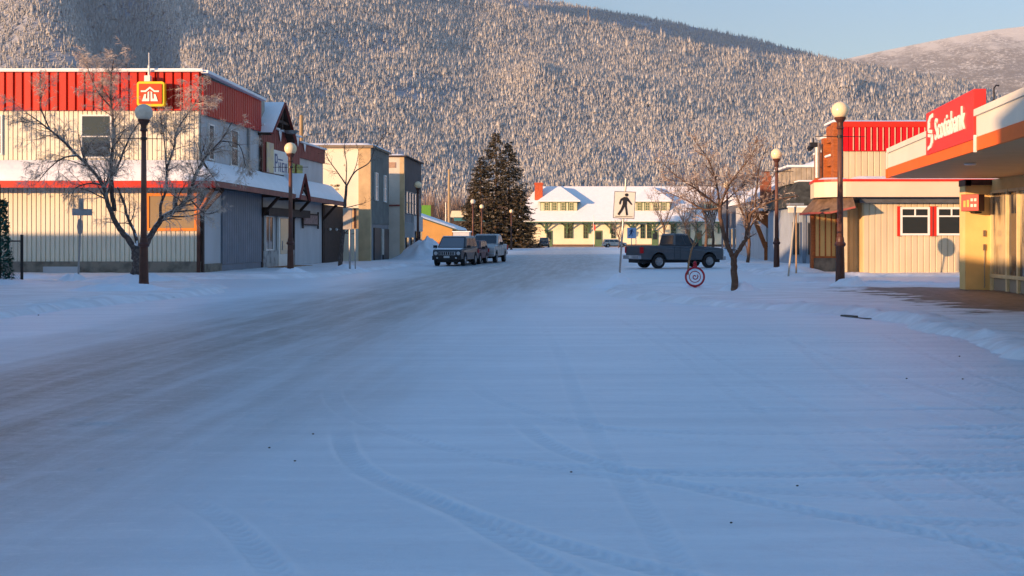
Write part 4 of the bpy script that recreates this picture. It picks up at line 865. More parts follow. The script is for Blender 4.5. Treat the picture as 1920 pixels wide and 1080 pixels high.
# ---------------------------------------------------------------- bank
T = thing('bank_building', 'yellow walled bank with a wide white and orange canopy at the right edge', 'bank', (11.6,30,0))
YW = mat('yellow_stucco', (0.85,0.58,0.24), 0.75, 0.10, 1.3, 0.006); TAUPE = mat('taupe_panel', (0.36,0.31,0.25), 0.6, 0.06, 2)
q = MB(); q.box(10.85,11.62,32.6,33.1,0.06,3.3); q.box(11.62,24,33.0,33.12,0,3.3); q.box(11.6,11.9,6,32.6,2.98,3.3); q.build('wall', YW, T)
q = MB()
ys = [32.55,31.35,30.55,29.3,27.8,26.3,24.8,23.3,21.8,20.3,18.8,17.3,15.8,14.3,12.8,11.3,9.8,8.3]
for y in ys: q.box(11.56,11.70,y-0.06,y+0.06,0.06,2.98)
q.box(11.58,11.68,8,32.6,2.9,2.98); q.box(11.55,11.70,8,32.6,0.50,0.60); q.box(11.5,11.7,8,32.6,0.05,0.12); q.build('window_frames', mat('bronze_frame',(0.78,0.62,0.36),0.45,0.08,4), T)
q = MB(); q.box(11.62,11.66,8,32.6,0.6,2.9); q.build('glazing', mat('bank_glass',(0.46,0.39,0.26),0.08,0.1,0.9,stretch=(1,1.6,0.5),spec=0.8,col2=(0.04,0.045,0.06),thr=0.5,soft=0.06), T)  # reflections painted as pale and dark patches in the glass colour
q = MB(); q.box(11.63,11.67,8,32.6,0.12,0.5); q.build('spandrel_panel', TAUPE, T)
q = MB(); q.box(11.9,24,6,33,0,3.25); q.build('core', mat('dim_interior',(0.06,0.05,0.045),0.9,0.3,1.2), T)
q = MB(); q.box(10.83,11.0,32.55,33.12,3.12,3.3); q.box(10.85,11.6,32.55,32.62,3.14,3.3); q.build('head_trim', BROWN, T)
# canopy
def cxl(Y): return 8.4-0.0867*(31.5-Y)
plan = [(cxl(5),5),(cxl(31.5),31.5),(8.75,31.9),(24,31.9),(24,5)]
q = MB(); q.prism(plan[::-1], 3.3, 3.55); q.build('soffit', mat('soffit_board',(0.66,0.43,0.24),0.6,0.06,1.0,0.004,stretch=(1,6,1)), T)
def strip(o, z0, z1, m, nm, th=0.06, y0=5, y1=31.5):
    q = MB(); q.prism([(cxl(y0)-o-th,y0),(cxl(y0)-o,y0),(cxl(y1)-o,y1),(cxl(y1)-o-th,y1)][::1], z0, z1); return q.build(nm, m, T)
strip(0.0, 3.3, 3.56, mat('orange_fascia',(0.80,0.14,0.015),0.45,0.06,1.5), 'orange_fascia', 0.07)
FW = mat('white_fascia',(0.74,0.70,0.60),0.5,0.06,0.9,stretch=(1,1,0.2))
strip(0.0, 3.56, 3.97, FW, 'white_fascia', 0.05); strip(-0.02, 3.97, 4.10, FW, 'fascia_cap', 0.12)
q = MB(); q.prism([(cxl(5),5),(24,5),(24,31.9),(8.75,31.9),(cxl(31.5),31.5)], 3.55, 4.02); q.build('canopy_roof', mat('roof_membrane',(0.2,0.2,0.2),0.9), T)
snow_slab([(cxl(5)-0.08,5,4.10),(cxl(5)+4,5,4.05),(cxl(31.5)+4,31.5,4.05),(cxl(31.5)-0.08,31.5,4.10)], 'roof_snow', T, 0.06)
q = MB(); q.box(8.4,24,31.84,31.96,3.3,3.56); q.build('orange_fascia', mat('orange_fascia',(0.80,0.14,0.015)), T); q = MB(); q.box(8.4,24,31.86,31.95,3.56,4.02); q.build('white_fascia', FW, T)
q = MB(); q.box(9.1,11.5,29.0,31.7,3.27,3.3); q.build('soffit_edge', FW, T) if False else None
q = MB(); q.lathe([(0.12,0),(0.14,0.03),(0.01,0.04)],16,(8.6,25.5,3.255)); q.build('soffit_light', WHITE, T)
q = MB(); q.bar((cxl(21.9)-0.09,21.9,3.27),(cxl(21.9)-0.09,21.9,3.6),0.05); q.build('downpipe', WHITE, T)
for z in (1.35,1.75):
    for x in (11.36,): q = MB(); q.box(x,x+0.06,32.55,32.6,z-0.08,z+0.1); q.build('wall_fitting', mat('grey_fitting',(0.16,0.12,0.10),0.6), T)
q = MB(); q.tube([(11.39,32.56,0.2),(11.39,32.56,1.3)],0.012,6); q.build('conduit', STEEL, T)
# sign on the canopy edge, facing the street
BR = mat('sign_red',(0.72,0.035,0.03),0.35,0.03,2)
T = thing('bank_sign', 'red box sign with white bank lettering standing on the canopy edge', 'sign', (cxl(24)-0.2,24,3.5))
y0s, y1s = 21.95, 26.3; D = Vector((0.0867,1,0)).normalized(); NN = Vector((-D.y, D.x, 0))
def BP(Y, o): return Vector((cxl(Y)+0.14,Y,0))+NN*o
q = MB(); a=BP(y0s,0); b_=BP(y1s,0); c=BP(y1s,0.24); d=BP(y0s,0.24); q.prism([(p.x,p.y) for p in (a,b_,c,d)], 3.53, 4.50); sb = q.build('sign_box', BR, T, bevel=0.012)
q = MB(); q.tube([(cxl(21.6)+0.30,21.9,4.1),(cxl(21.6)+0.30,21.9,4.50),(cxl(21.6)+0.34,21.9,4.56),(cxl(21.6)+0.40,21.9,4.55)],0.016,8); q.tube([(cxl(21.6)+0.28,21.9,4.28),(cxl(21.6)+0.48,21.7,4.10)],0.02,8); q.build('sign_stay', BLACK, T)
def text_mesh(body, size, m, M, parent, name='lettering', ext=0.01, sx=1.0, bold=0.0, width=None):
    cu = bpy.data.curves.new(name, 'FONT'); cu.body = body; cu.size = size; cu.extrude = ext; cu.offset = bold; cu.resolution_u = 4
    ob = bpy.data.objects.new(name, cu); sc.collection.objects.link(ob); dg_ = bpy.context.evaluated_depsgraph_get(); me = bpy.data.meshes.new_from_object(ob.evaluated_get(dg_))
    bpy.data.objects.remove(ob); bpy.data.curves.remove(cu)
    if width: xs_ = [v.co.x for v in me.vertices]; me.transform(Matrix.Translation((-min(xs_),0,0))); sx = width/(max(xs_)-min(xs_))
    me.transform(Matrix.Diagonal((sx,1,1,1))); me.transform(Matrix.Translation(-parent.matrix_basis.translation) @ M)
    me.materials.clear(); me.materials.append(m); me.name = name; o = link(bpy.data.objects.new(name, me)); o.parent = parent; return o
# text plane basis: reading direction runs from the far end towards the camera (left to right as seen from the street)
def basis(org, rt, up): n_ = rt.cross(up); return Matrix(((rt.x,up.x,n_.x,org.x),(rt.y,up.y,n_.y,org.y),(rt.z,up.z,n_.z,org.z),(0,0,0,1)))
o0 = BP(25.3,0.252); o0.z = 3.80
SW = mat('sign_white',(0.88,0.84,0.76),0.4,0.02,3)
text_mesh('Scotiabank', 0.68, SW, basis(o0, -D, Vector((0,0,1))), T, 'lettering', 0.012, 0.83, 0.006, 2.72)
q = MB(); pts = []
def lp(s, z): p = BP(26.10-s*1.25, 0.262); return (p.x, p.y, z)
def stroke(poly):
    f = [lp(s, z) for s, z in poly]; k = [tuple(Vector(p)-NN*0.02) for p in f]; n = len(f); q.add(f+k, [tuple(range(n)), tuple(range(n,2*n))[::-1]]+[(i,(i+1)%n,(i+1)%n+n,i+n) for i in range(n)])
stroke([(0.06,4.28),(0.22,4.40),(0.46,4.42),(0.46,4.33),(0.30,4.31),(0.20,4.24),(0.20,4.12),(0.06,4.06)])
for z in (4.02,4.08): pass
stroke([(0.10,4.02),(0.38,3.98),(0.38,4.06),(0.10,4.10)]); stroke([(0.08,3.93),(0.42,3.88),(0.42,3.95),(0.08,4.0)])
stroke([(0.42,3.96),(0.46,3.92),(0.46,3.76),(0.34,3.66),(0.06,3.62),(0.06,3.70),(0.24,3.73),(0.32,3.80),(0.32,3.92)])
q.build('globe_emblem', SW, T)
# projecting cash machine sign on the bank wall
T = thing('cash_machine_sign', 'small red projecting sign box on the yellow bank wall', 'sign', (11.0,32.4,2.6))
u = Vector((0.75,-0.66)).normalized(); n_ = Vector((-u.y,u.x))*-1
q = MB(); C0 = Vector((10.93,32.2)); q.obox(C0,u,n_,0.26,0.2,2.38,2.86); q.build('box', BROWN, T, bevel=0.01)
q = MB(); fc = C0+n_*0.205; q.obox(fc,u,n_,0.25,0.012,2.40,2.84); q.build('red_face', BR, T)
q = MB()
for s, z0, z1, ww in ((-0.15,2.5,2.68,0.05),(-0.05,2.5,2.7,0.05)): q.obox(fc+u*s+n_*0.012,u,n_,ww/1.5,0.004,z0,z1)
q.build('orange_marks', mat('mark_orange',(0.85,0.45,0.1),0.5), T)
q = MB()
for s in (0.06,0.16):
    for z in (2.54,2.70): q.obox(fc+u*s+n_*0.012,u,n_,0.035,0.004,z-0.04,z+0.04)
q.build('grey_marks', STEEL, T)
q = MB(); q.box(11.0,11.2,32.25,32.6,2.33,2.38); q.build('bracket', BLACK, T)
# ---------------------------------------------------------------- unseen buildings added on the left and behind the viewer to shade the street
def shade_block(name, label, x0, x1, y0, y1, h, m, doors):
    T = thing(name, label, 'building', ((x0+x1)/2,(y0+y1)/2,0))
    q = MB(); q.box(x0,x1,y0,y1,0,h-0.12); q.build('wall', m, T)
    q = MB(); q.box(x0-0.2,x1+0.2,y0-0.2,y1+0.2,h-0.12,h); q.build('roof_snow', SNOWR, T)
    for y in doors: window(T, (x1+0.01,y), (0,1), (1,0), 2.4, 0.7, 2.5, WHITE, GLASS, 0.08, 2)
    return T
shade_block('corner_shade_block','unseen flat roofed building added on the near left corner to cast shade',-26,-17,18.2,28,3.95,TANB,(20,24))
shade_block('tall_shade_block','unseen tall block added behind the near left corner building to cast shade',-41,-26.3,19,28,7.6,TANB,())
shade_block('long_shade_block','unseen long block added further left to shade the store front',-95,-41.3,18,28,5.3,CONC,())
shade_block('low_shade_row','unseen low row added along the near left side to shade the street',-28,-17,-4.6,17.8,4.85,CREAM,(3,7,11,15))
shade_block('two_storey_shade_row','unseen two storey row added behind the viewer on the left to cast shade',-22,-17,-80,-4.3,7.8,PALEW,(-10,-20,-30))
# ---------------------------------------------------------------- lamp posts
GLOBE = mat('globe_glass', (0.84,0.67,0.42), 0.25, 0.02, 2, spec=0.5)
GLOBEG = mat('shaded_grey_globe', (0.66,0.60,0.50), 0.5, 0.12, 6)  # greyer globe copy with shade and dirt put into its colour
PAINTB = mat('worn_brown_post', (0.14,0.06,0.04), 0.4, 0.25, 5, col2=(0.10,0.05,0.04))
def make_lamp(arm=True):
    T = thing('street_lamp', 'x', 'street lamp', group='globe street lamps along the street')
    q = MB(); q.lathe([(0.20,0),(0.20,0.08),(0.16,0.14),(0.15,0.2),(0.135,0.9),(0.125,1.30),(0.17,1.34),(0.18,1.40),(0.13,1.46),(0.12,1.56),(0.105,1.62)],16); q.build('base', BROWN, T, local=True, smooth=False, bevel=0)
    q = MB(); q.lathe([(0.10,1.6),(0.075,5.0)],14); q.build('pole', PAINTB, T, local=True, smooth=True)
    q = MB(); q.lathe([(0.078,5.0),(0.12,5.04),(0.09,5.12),(0.10,5.22),(0.17,5.32),(0.19,5.38),(0.15,5.40)],16); q.build('collar', BROWN, T, local=True)
    q = MB(); q.ball((0,0,5.61), 0.275, 28); q.build('globe', GLOBE, T, smooth=True, local=True)
    if arm:
        q = MB(); q.tube([(-0.8,0,4.78),(0.8,0,4.78)],0.014,6); q.lathe([(0.10,-0.04),(0.10,0.04)],12,(0,0,4.78)); q.build('banner_arm', BLACK, T, local=True)
    return T
LP = [(8.0,35.9,'tall globe lamp post beside the bank, its warm white globe largest on the right',1),
 (-14.17,36.4,'lamp post with a dull grey globe standing behind the big birch on the left',1),
 (-13.25,50.9,'lamp post with a cream globe in front of the hardware store porch',1),
 (-12.65,85.3,'lamp post in front of the dark upper walled building on the left',0),
 (9.05,54.2,'reddish brown lamp post by the restaurant with a mottled cream globe',1),
 (10.5,85.0,'lamp whose globe glows through the branches of the bare tree on the right',0),
 (-12.3,123,'distant lamp post at the left edge of the big spruces, bluish globe',0),
 (-13.1,142,'pale globed lamp in front of the spruces, just right of a bluish one',0),
 (-11.0,166,'farthest bluish lamp, at the right side of the spruces',0)]
LA = None; LB = make_lamp(False); used_b = False; LA = make_lamp(True); used_a = False
for x, y, lab, arm in LP:
    if arm: o = copy_tree(LA) if used_a else LA; used_a = True
    else: o = copy_tree(LB) if used_b else LB; used_b = True
    o.location = (x, y, 0.03 if abs(x) > 8 else 0.05); o['label'] = lab; o.rotation_euler.z = 0.1*((x*7)%3-1)
    if 'grey globe' in lab or 'bluish globe' in lab:
        for c_ in o.children:
            if c_.name.startswith('globe'): c_.data = c_.data.copy(); c_.data.materials[0] = GLOBEG
T = thing('street_speaker', 'small black speaker hanging from the arm of the lamp by the bank', 'speaker', (7.2,35.9,4.6))
q = MB(); q.bar((7.16,35.9,4.80),(7.16,35.9,4.62),0.03); q.box(7.05,7.27,35.8,36.0,4.50,4.64); q.bar((7.0,35.85,4.42),(7.14,35.95,4.55),0.12); q.build('speaker_box', BLACK, T)
# ---------------------------------------------------------------- poles and signs
def pole(name, x, y, z, r, label, cat, m, z0=0):
    T = MB(); T.tube([(x,y,z0),(x,y,z)],[r*1.15,r*0.85],8); o = T.build(name, m); return tag(o, label, cat)
WOODP = mat('weathered_pole_wood', (0.42,0.30,0.17), 0.8, 0.15, 3, stretch=(3,3,0.4))
pole('utility_pole', (565-1100)*92/2133, 92, 11.6, 0.17, 'tan wooden utility pole rising behind the hardware store roof', 'utility pole', WOODP)
pole('utility_pole', (842-1100)*170/2133, 170, 12.0, 0.20, 'tall tan wooden pole standing behind the tan hall', 'utility pole', WOODP)
pole('utility_pole', (836-1100)*230/2133, 230, 9.0, 0.12, 'thin grey pole just left of the tall tan pole', 'utility pole', STEEL)
zz = float(hill_z(np.array([(1103-1100)*2480/2133]), np.array([2480.]))[0]); pole('radio_mast', 3.5, 2480, zz+32, 0.9, 'thin mast standing on the ridge against the dark forest band', 'mast', WOODP, zz-2)
def plate(poly, y, th, m, name, par, M=None):
    q = MB(); q.ext(poly, 'y', y, y+th)
    if M: q.xf(M)
    return q.build(name, m, par)
# pedestrian crossing sign
T = thing('pedestrian_crossing_sign', 'tall white pedestrian crossing sign with a walking figure on a leaning steel post', 'sign', (1.03,36.7,0))
q = MB(); q.tube([(1.03,36.7,0),(1.27,36.7,3.55)],0.032,8); q.build('post', STEEL, T)
def to(px, py, Y=36.62): return ((px-1100)*Y/2133, 1.6+(448-py)*Y/2133)
SGW = mat('sign_face_white', (0.68,0.65,0.57), 0.45, 0.04, 2)
def pxr(x0,y0,x1,y1,lean=0.0,Y=36.62): return [to(x0+lean,y1,Y),to(x1+lean,y1,Y),to(x1,y0,Y) ,to(x0,y0,Y)]
plate([to(1149,409),to(1189.5,411),to(1192.5,359.5),to(1152,358)][::-1], 36.62, 0.015, STEEL, 'panel', T)
plate([to(1150.6,407.5),to(1188.2,409.3),to(1191,361),to(1153.4,359.6)][::-1], 36.612, 0.006, SGW, 'white_face', T)
def man(parts, Y, m, par, nm, f):
    q = MB()
    for p in parts: q.ext([f(*a) for a in p], 'y', Y-0.006, Y)
    q.build(nm, m, par)
def cg(a, b_): return to(1120+a*0.2222, 330+b_*0.2222)   # digitised figure
head = [(247+15*math.cos(t), 160+14*math.sin(t)) for t in np.linspace(0,2*math.pi,16,endpoint=False)]
body = [(226,176),(252,178),(262,190),(290,232),(294,243),(284,243),(256,213),(250,212),(248,252),(258,330),(242,334),(232,262),(228,262),(214,290),(184,332),(168,322),(196,280),(212,240),(216,206),(204,210),(196,240),(184,240),(184,222),(196,192)]
man([head, body], 36.606, BLACK, T, 'walking_figure', cg)
man([[(150,338),(296,342),(296,346),(150,342)]], 36.606, BLACK, T, 'ground_line', cg)
# blue pedestrian sign
T = thing('blue_pedestrian_sign', 'small blue sign with a dark walking figure seen beyond the crossing sign', 'sign', (3.35,85,0))
q = MB(); q.tube([(3.35,85.05,0),(3.35,85.05,2.6)],0.03,8); q.build('post', STEEL, T)
def t2(px, py): return to(px, py, 85)
plate([t2(1176,447),t2(1192.5,447),t2(1192.5,427),t2(1176,427)][::-1], 84.98, 0.03, mat('sign_blue',(0.34,0.46,0.66),0.4,0.04,2), 'panel', T)
man([[(250+(a-226)*0.0 + 0,0) for a in ()] or [(a*1.0,b_) for a, b_ in head]], 84.97, mat('sign_navy',(0.02,0.04,0.12),0.5), T, 'figure_head', lambda a,b_: t2(1184.5+(a-240)*0.075, 437+(b_-255)*0.075))
man([body], 84.97, MC['sign_navy'], T, 'walking_figure', lambda a,b_: t2(1184.5+(a-240)*0.075, 437+(b_-255)*0.075))
# street name sign, left
T = thing('street_name_sign', 'street name sign on a thin leaning post, with an edge-on traffic sign below, left corner', 'sign', (-18.25,40.4,0))
def t3(px, py): return to(px, py, 40.4)
a, b_ = t3(146,528), t3(153,372); q = MB(); q.tube([(a[0],40.4,0),(b_[0],40.4,b_[1])],0.035,8); q.build('post', STEEL, T)
plate([t3(136,404),t3(173,404),t3(173,392),t3(136,391)][::-1], 40.36, 0.02, mat('name_blade',(0.42,0.44,0.46),0.4), 'name_blade', T)
q = MB(); a = t3(154,388); q.lathe([(0.30,-0.01),(0.30,0.01)],8); q.xf(Matrix.Translation((t3(151,425)[0],40.36,t3(151,425)[1])) @ Matrix.Rotation(math.radians(96),4,'Z') @ Matrix.Rotation(math.radians(90),4,'X')); q.build('edge_on_sign', STEEL, T)
q = MB(); q.box(t3(150,0)[0],t3(158,0)[0],40.3,40.36,t3(0,392)[1],t3(0,372)[1]); q.build('upper_blade', STEEL, T)
# stop sign seen from the back, right, with a second post
T = thing('stop_sign', 'traffic sign seen edge-on from behind on a leaning post near the restaurant door', 'sign', (8.45,47.8,0))
def t4(px, py): return to(px, py, 47.8)
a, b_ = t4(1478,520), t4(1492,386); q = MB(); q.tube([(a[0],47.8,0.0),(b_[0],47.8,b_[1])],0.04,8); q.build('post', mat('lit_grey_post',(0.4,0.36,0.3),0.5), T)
q = MB(); q.lathe([(0.33,-0.008),(0.33,0.008)],8); q.xf(Matrix.Translation((t4(1489,402)[0],47.75,t4(1489,402)[1])) @ Matrix.Rotation(math.radians(82),4,'Z') @ Matrix.Rotation(math.radians(90),4,'X')); q.build('sign_plate', STEEL, T)
q = MB(); x_, z_ = t4(1489,384); q.box(x_-0.35,x_+0.4,47.72,47.76,z_-0.02,z_+0.07); q.build('name_blade', STEEL, T)
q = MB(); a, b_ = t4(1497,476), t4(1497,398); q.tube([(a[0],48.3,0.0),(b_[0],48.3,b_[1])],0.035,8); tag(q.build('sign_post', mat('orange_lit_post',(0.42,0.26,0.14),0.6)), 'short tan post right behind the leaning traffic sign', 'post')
T = thing('traffic_sign', 'round traffic sign turned edge-on, hidden behind the tall lamp, throwing the oval shadow', 'sign', (10.03,45.06,0))
q = MB(); q.tube([(10.03,45.06,0),(9.95,44.7,2.0)],0.03,8); q.build('post', STEEL, T)
q = MB(); q.lathe([(0.40,-0.008),(0.40,0.008)],24); q.xf(Matrix.Translation((9.95,44.68,2.02)) @ Matrix.Rotation(math.atan2(-0.217,0.976)+math.radians(90),4,'Z') @ Matrix.Rotation(math.radians(90),4,'X')); q.build('sign_plate', STEEL, T)
# two panel sign
T = thing('two_panel_sign', 'two panel sign, grey and tan, on a post in front of the stucco building', 'sign', (-10.9,53.5,0))
def t5(px, py): return to(px, py, 53.5)
q = MB(); q.tube([(t5(656,0)[0],53.5,0),(t5(656,0)[0],53.5,2.7)],0.05,8); q.tube([(t5(666,0)[0],53.52,0),(t5(666,0)[0],53.52,2.7)],0.03,8); q.build('posts', STEEL, T)
q = MB(); q.box(t5(644,0)[0],t5(660,0)[0],53.40,53.46,t5(0,430)[1],t5(0,390)[1]); q.build('grey_panel', mat('grey_board',(0.42,0.38,0.33),0.7), T)
q = MB(); q.box(t5(661,0)[0],t5(673,0)[0],53.40,53.46,t5(0,429)[1],t5(0,390)[1]); q.build('tan_panel', mat('tan_board',(0.62,0.40,0.2),0.7), T)
q = MB(); q.box(t5(664.5,0)[0],t5(668,0)[0],53.37,53.40,t5(0,428)[1],t5(0,391)[1]); q.build('dark_strip', BROWN, T)
# ring bicycle rack
T = thing('ring_bicycle_rack', 'dark red ring shaped bicycle rack with a spiral centre standing in the snow', 'bicycle rack', (3.27,34.1,0))
RR = mat('rack_red',(0.36,0.012,0.03),0.4,0.1,6); c0 = to(1303,519,34.1)
def ring(R_, r_, nm): q = MB(); q.tube([(c0[0]+R_*math.cos(t),34.1,c0[1]+R_*math.sin(t)) for t in np.linspace(0,2*math.pi,37)], r_, 8, cap=False); q.build(nm, RR, T, smooth=True)
ring(0.275,0.030,'outer_ring'); ring(0.165,0.013,'inner_ring')
q = MB(); q.tube([(c0[0],34.1,0.0),(c0[0],34.1,c0[1]-0.26)],0.05,10); q.build('foot', RR, T)
q = MB(); q.box(c0[0]-0.055,c0[0]+0.055,34.07,34.13,c0[1]+0.26,c0[1]+0.37); q.lathe([(0.03,0.36),(0.055,0.42),(0.02,0.47)],12,(c0[0],34.1,c0[1])); q.build('top_stub', RR, T)
q = MB(); q.tube([(c0[0]+(0.02+0.011*t)*math.cos(t),34.1,c0[1]+(0.02+0.011*t)*math.sin(t)) for t in np.linspace(0,7,30)],0.016,6); q.build('spiral', RR, T)
# chain link fence at far left
T = thing('chain_link_fence', 'short chain link fence panel with a dark end post at the left edge', 'fence', (-18.9,38.2,0))
def t6(px, py): return to(px, py, 38.4)
q = MB(); x_, z_ = t6(41,440); q.tube([(x_,38.4,0),(x_,38.4,z_)],0.05,8); q.build('end_post', BLACK, T)
q = MB(); q.tube([(x_,38.4,t6(0,452)[1]),(-26,38.4,t6(0,452)[1])],0.025,6); q.build('top_rail', BLACK, T)
q = MB(); za, zb = 0.15, t6(0,453)[1]; hgt = zb-za; k = -26.0
while k < x_:
    for s in (1,-1):
        a, b_ = (k, k+hgt*0.9) if s > 0 else (k+hgt*0.9, k)
        f0, f1 = 0, 1
        if max(a,b_) > x_: 
            lim = (x_-min(a,b_))/(hgt*0.9)
            if s > 0: b_ = x_; f1 = lim
            else: a = x_; f0 = 1-lim
        q.bar((a,38.4,za+hgt*f0),(b_,38.4,za+hgt*f1),0.008)
    k += 0.09
q.build('mesh', STEEL, T)
# ---------------------------------------------------------------- vehicles
TYRE = mat('tyre_rubber',(0.018,0.018,0.02),0.85,0.1,10); RIM = mat('alloy_rim',(0.35,0.37,0.4),0.4,0.1,6,metal=0.6)
GLV = glass('car_glass',(0.03,0.045,0.06),0.08); HEADL = mat('headlight_lens',(0.5,0.52,0.54),0.15,0.05,8,spec=0.6); TAILR = mat('tail_light_red',(0.5,0.01,0.015),0.3,0.05,4)
CHR = mat('dull_chrome',(0.42,0.45,0.5),0.35,0.1,8,metal=0.6); PLAT = mat('number_plate',(0.6,0.6,0.6),0.5)
def wheel(T, x, y, r, wd, side):
    q = MB(); pr = [(r*0.62,-wd/2),(r*0.92,-wd/2),(r,-wd*0.36),(r,wd*0.36),(r*0.92,wd/2),(r*0.62,wd/2),(r*0.60,0),(r*0.62,-wd/2)]; q.lathe(pr, 28, cap=False); M = Matrix.Translation((x,y,r)) @ Matrix.Rotation(math.radians(90),4,'X'); q.xf(M); w = q.build('wheel', TYRE, T, local=True)
    q = MB(); q.lathe([(r*0.62,wd*0.30*side),(r*0.60,wd*0.49*side),(r*0.50,wd*0.34*side)],24); 
    for k in range(6):
        a = k*math.pi/3; q.bar((0.05*math.cos(a),0.05*math.sin(a),wd*0.42*side),(r*0.57*math.cos(a),r*0.57*math.sin(a),wd*0.44*side),0.07,0.03)
    q.lathe([(0.07,wd*0.36*side),(0.06,wd*0.5*side)],12); q.xf(Matrix.Translation((x,y,r)) @ Matrix.Rotation(math.radians(90),4,'X')); q.build('rim', RIM, w, local=True)
def arc_pts(cx, r, z0=None, n=9):
    a0 = math.asin(max(-1,min(1,((z0 if z0 else 0)-0.0)/r))) if z0 is not None else 0
    return [(cx-r*math.cos(a), r*0+a_) for a, a_ in ()]
def body_shell(q, prof, hw, taper=0.0, tum=None):
    """side profile (x,z) swept across the width with sides leaning in above the belt line"""
    n = len(prof); v = []
    zb, k = tum if tum else (99, 0)
    xs = [p[0] for p in prof]; xm = (min(xs)+max(xs))/2; L_ = (max(xs)-min(xs))/2
    rings = [(-1,1.0,0),( -0.965,1.0,1),(0.965,1.0,1),(1,1.0,0)]
    def w_(x, z, f):
        e = hw*(1-taper*abs((x-xm)/L_)**4)
        if z > zb: e -= (z-zb)*k
        return e*f
    cz = sum(p[1] for p in prof)/n; cxm = xm
    for f, s, full in rings:
        for x, z in prof:
            if full: X_, Z_ = x, z
            else: X_, Z_ = cxm+(x-cxm)*0.994, cz+(z-cz)*0.965
            v.append((X_, w_(x,z,f), Z_))
    fs = [tuple(range(n))]+[tuple(range(3*n,4*n))[::-1]]
    for r_ in range(3):
        for i in range(n): j = (i+1)%n; fs.append((r_*n+i,(r_+1)*n+i,(r_+1)*n+j,r_*n+j))
    q.add(v, fs)
def arch(cx, r, zb, zc):
    """wheel arch points from front (+x) to rear (-x) along the sill"""
    a0 = math.asin((zb-zc)/r); return [(cx+r*math.cos(a), zc+r*math.sin(a)) for a in np.linspace(a0, math.pi-a0, 9)]
def cabin(q, xs0, xs1, xt0, xt1, zb, zt, hb, ht):
    v = [(xs0,-hb,zb),(xs1,-hb,zb),(xs1,hb,zb),(xs0,hb,zb),(xt0,-ht,zt),(xt1,-ht,zt),(xt1,ht,zt),(xt0,ht,zt)]
    q.add(v, [(0,1,5,4),(1,2,6,5),(2,3,7,6),(3,0,4,7),(4,5,6,7),(3,2,1,0)])
def lerpq(A,B,C,D,u,v): return (A*(1-u)+B*u)*(1-v)+(D*(1-u)+C*u)*v
def pane(T, A,B,C,D, u0,u1,v0,v1, off, m, name):
    A,B,C,D = map(Vector,(A,B,C,D)); n = (B-A).cross(D-A).normalized()*off
    P = [lerpq(A,B,C,D,u,v) for u,v in ((u0,v0),(u1,v0),(u1,v1),(u0,v1))]
    q = MB(); q.add([p+n for p in P]+[p-n*0.5 for p in P], [(0,1,2,3),(7,6,5,4),(0,4,5,1),(1,5,6,2),(2,6,7,3),(3,7,4,0)]); return q.build(name, m, T, local=True)
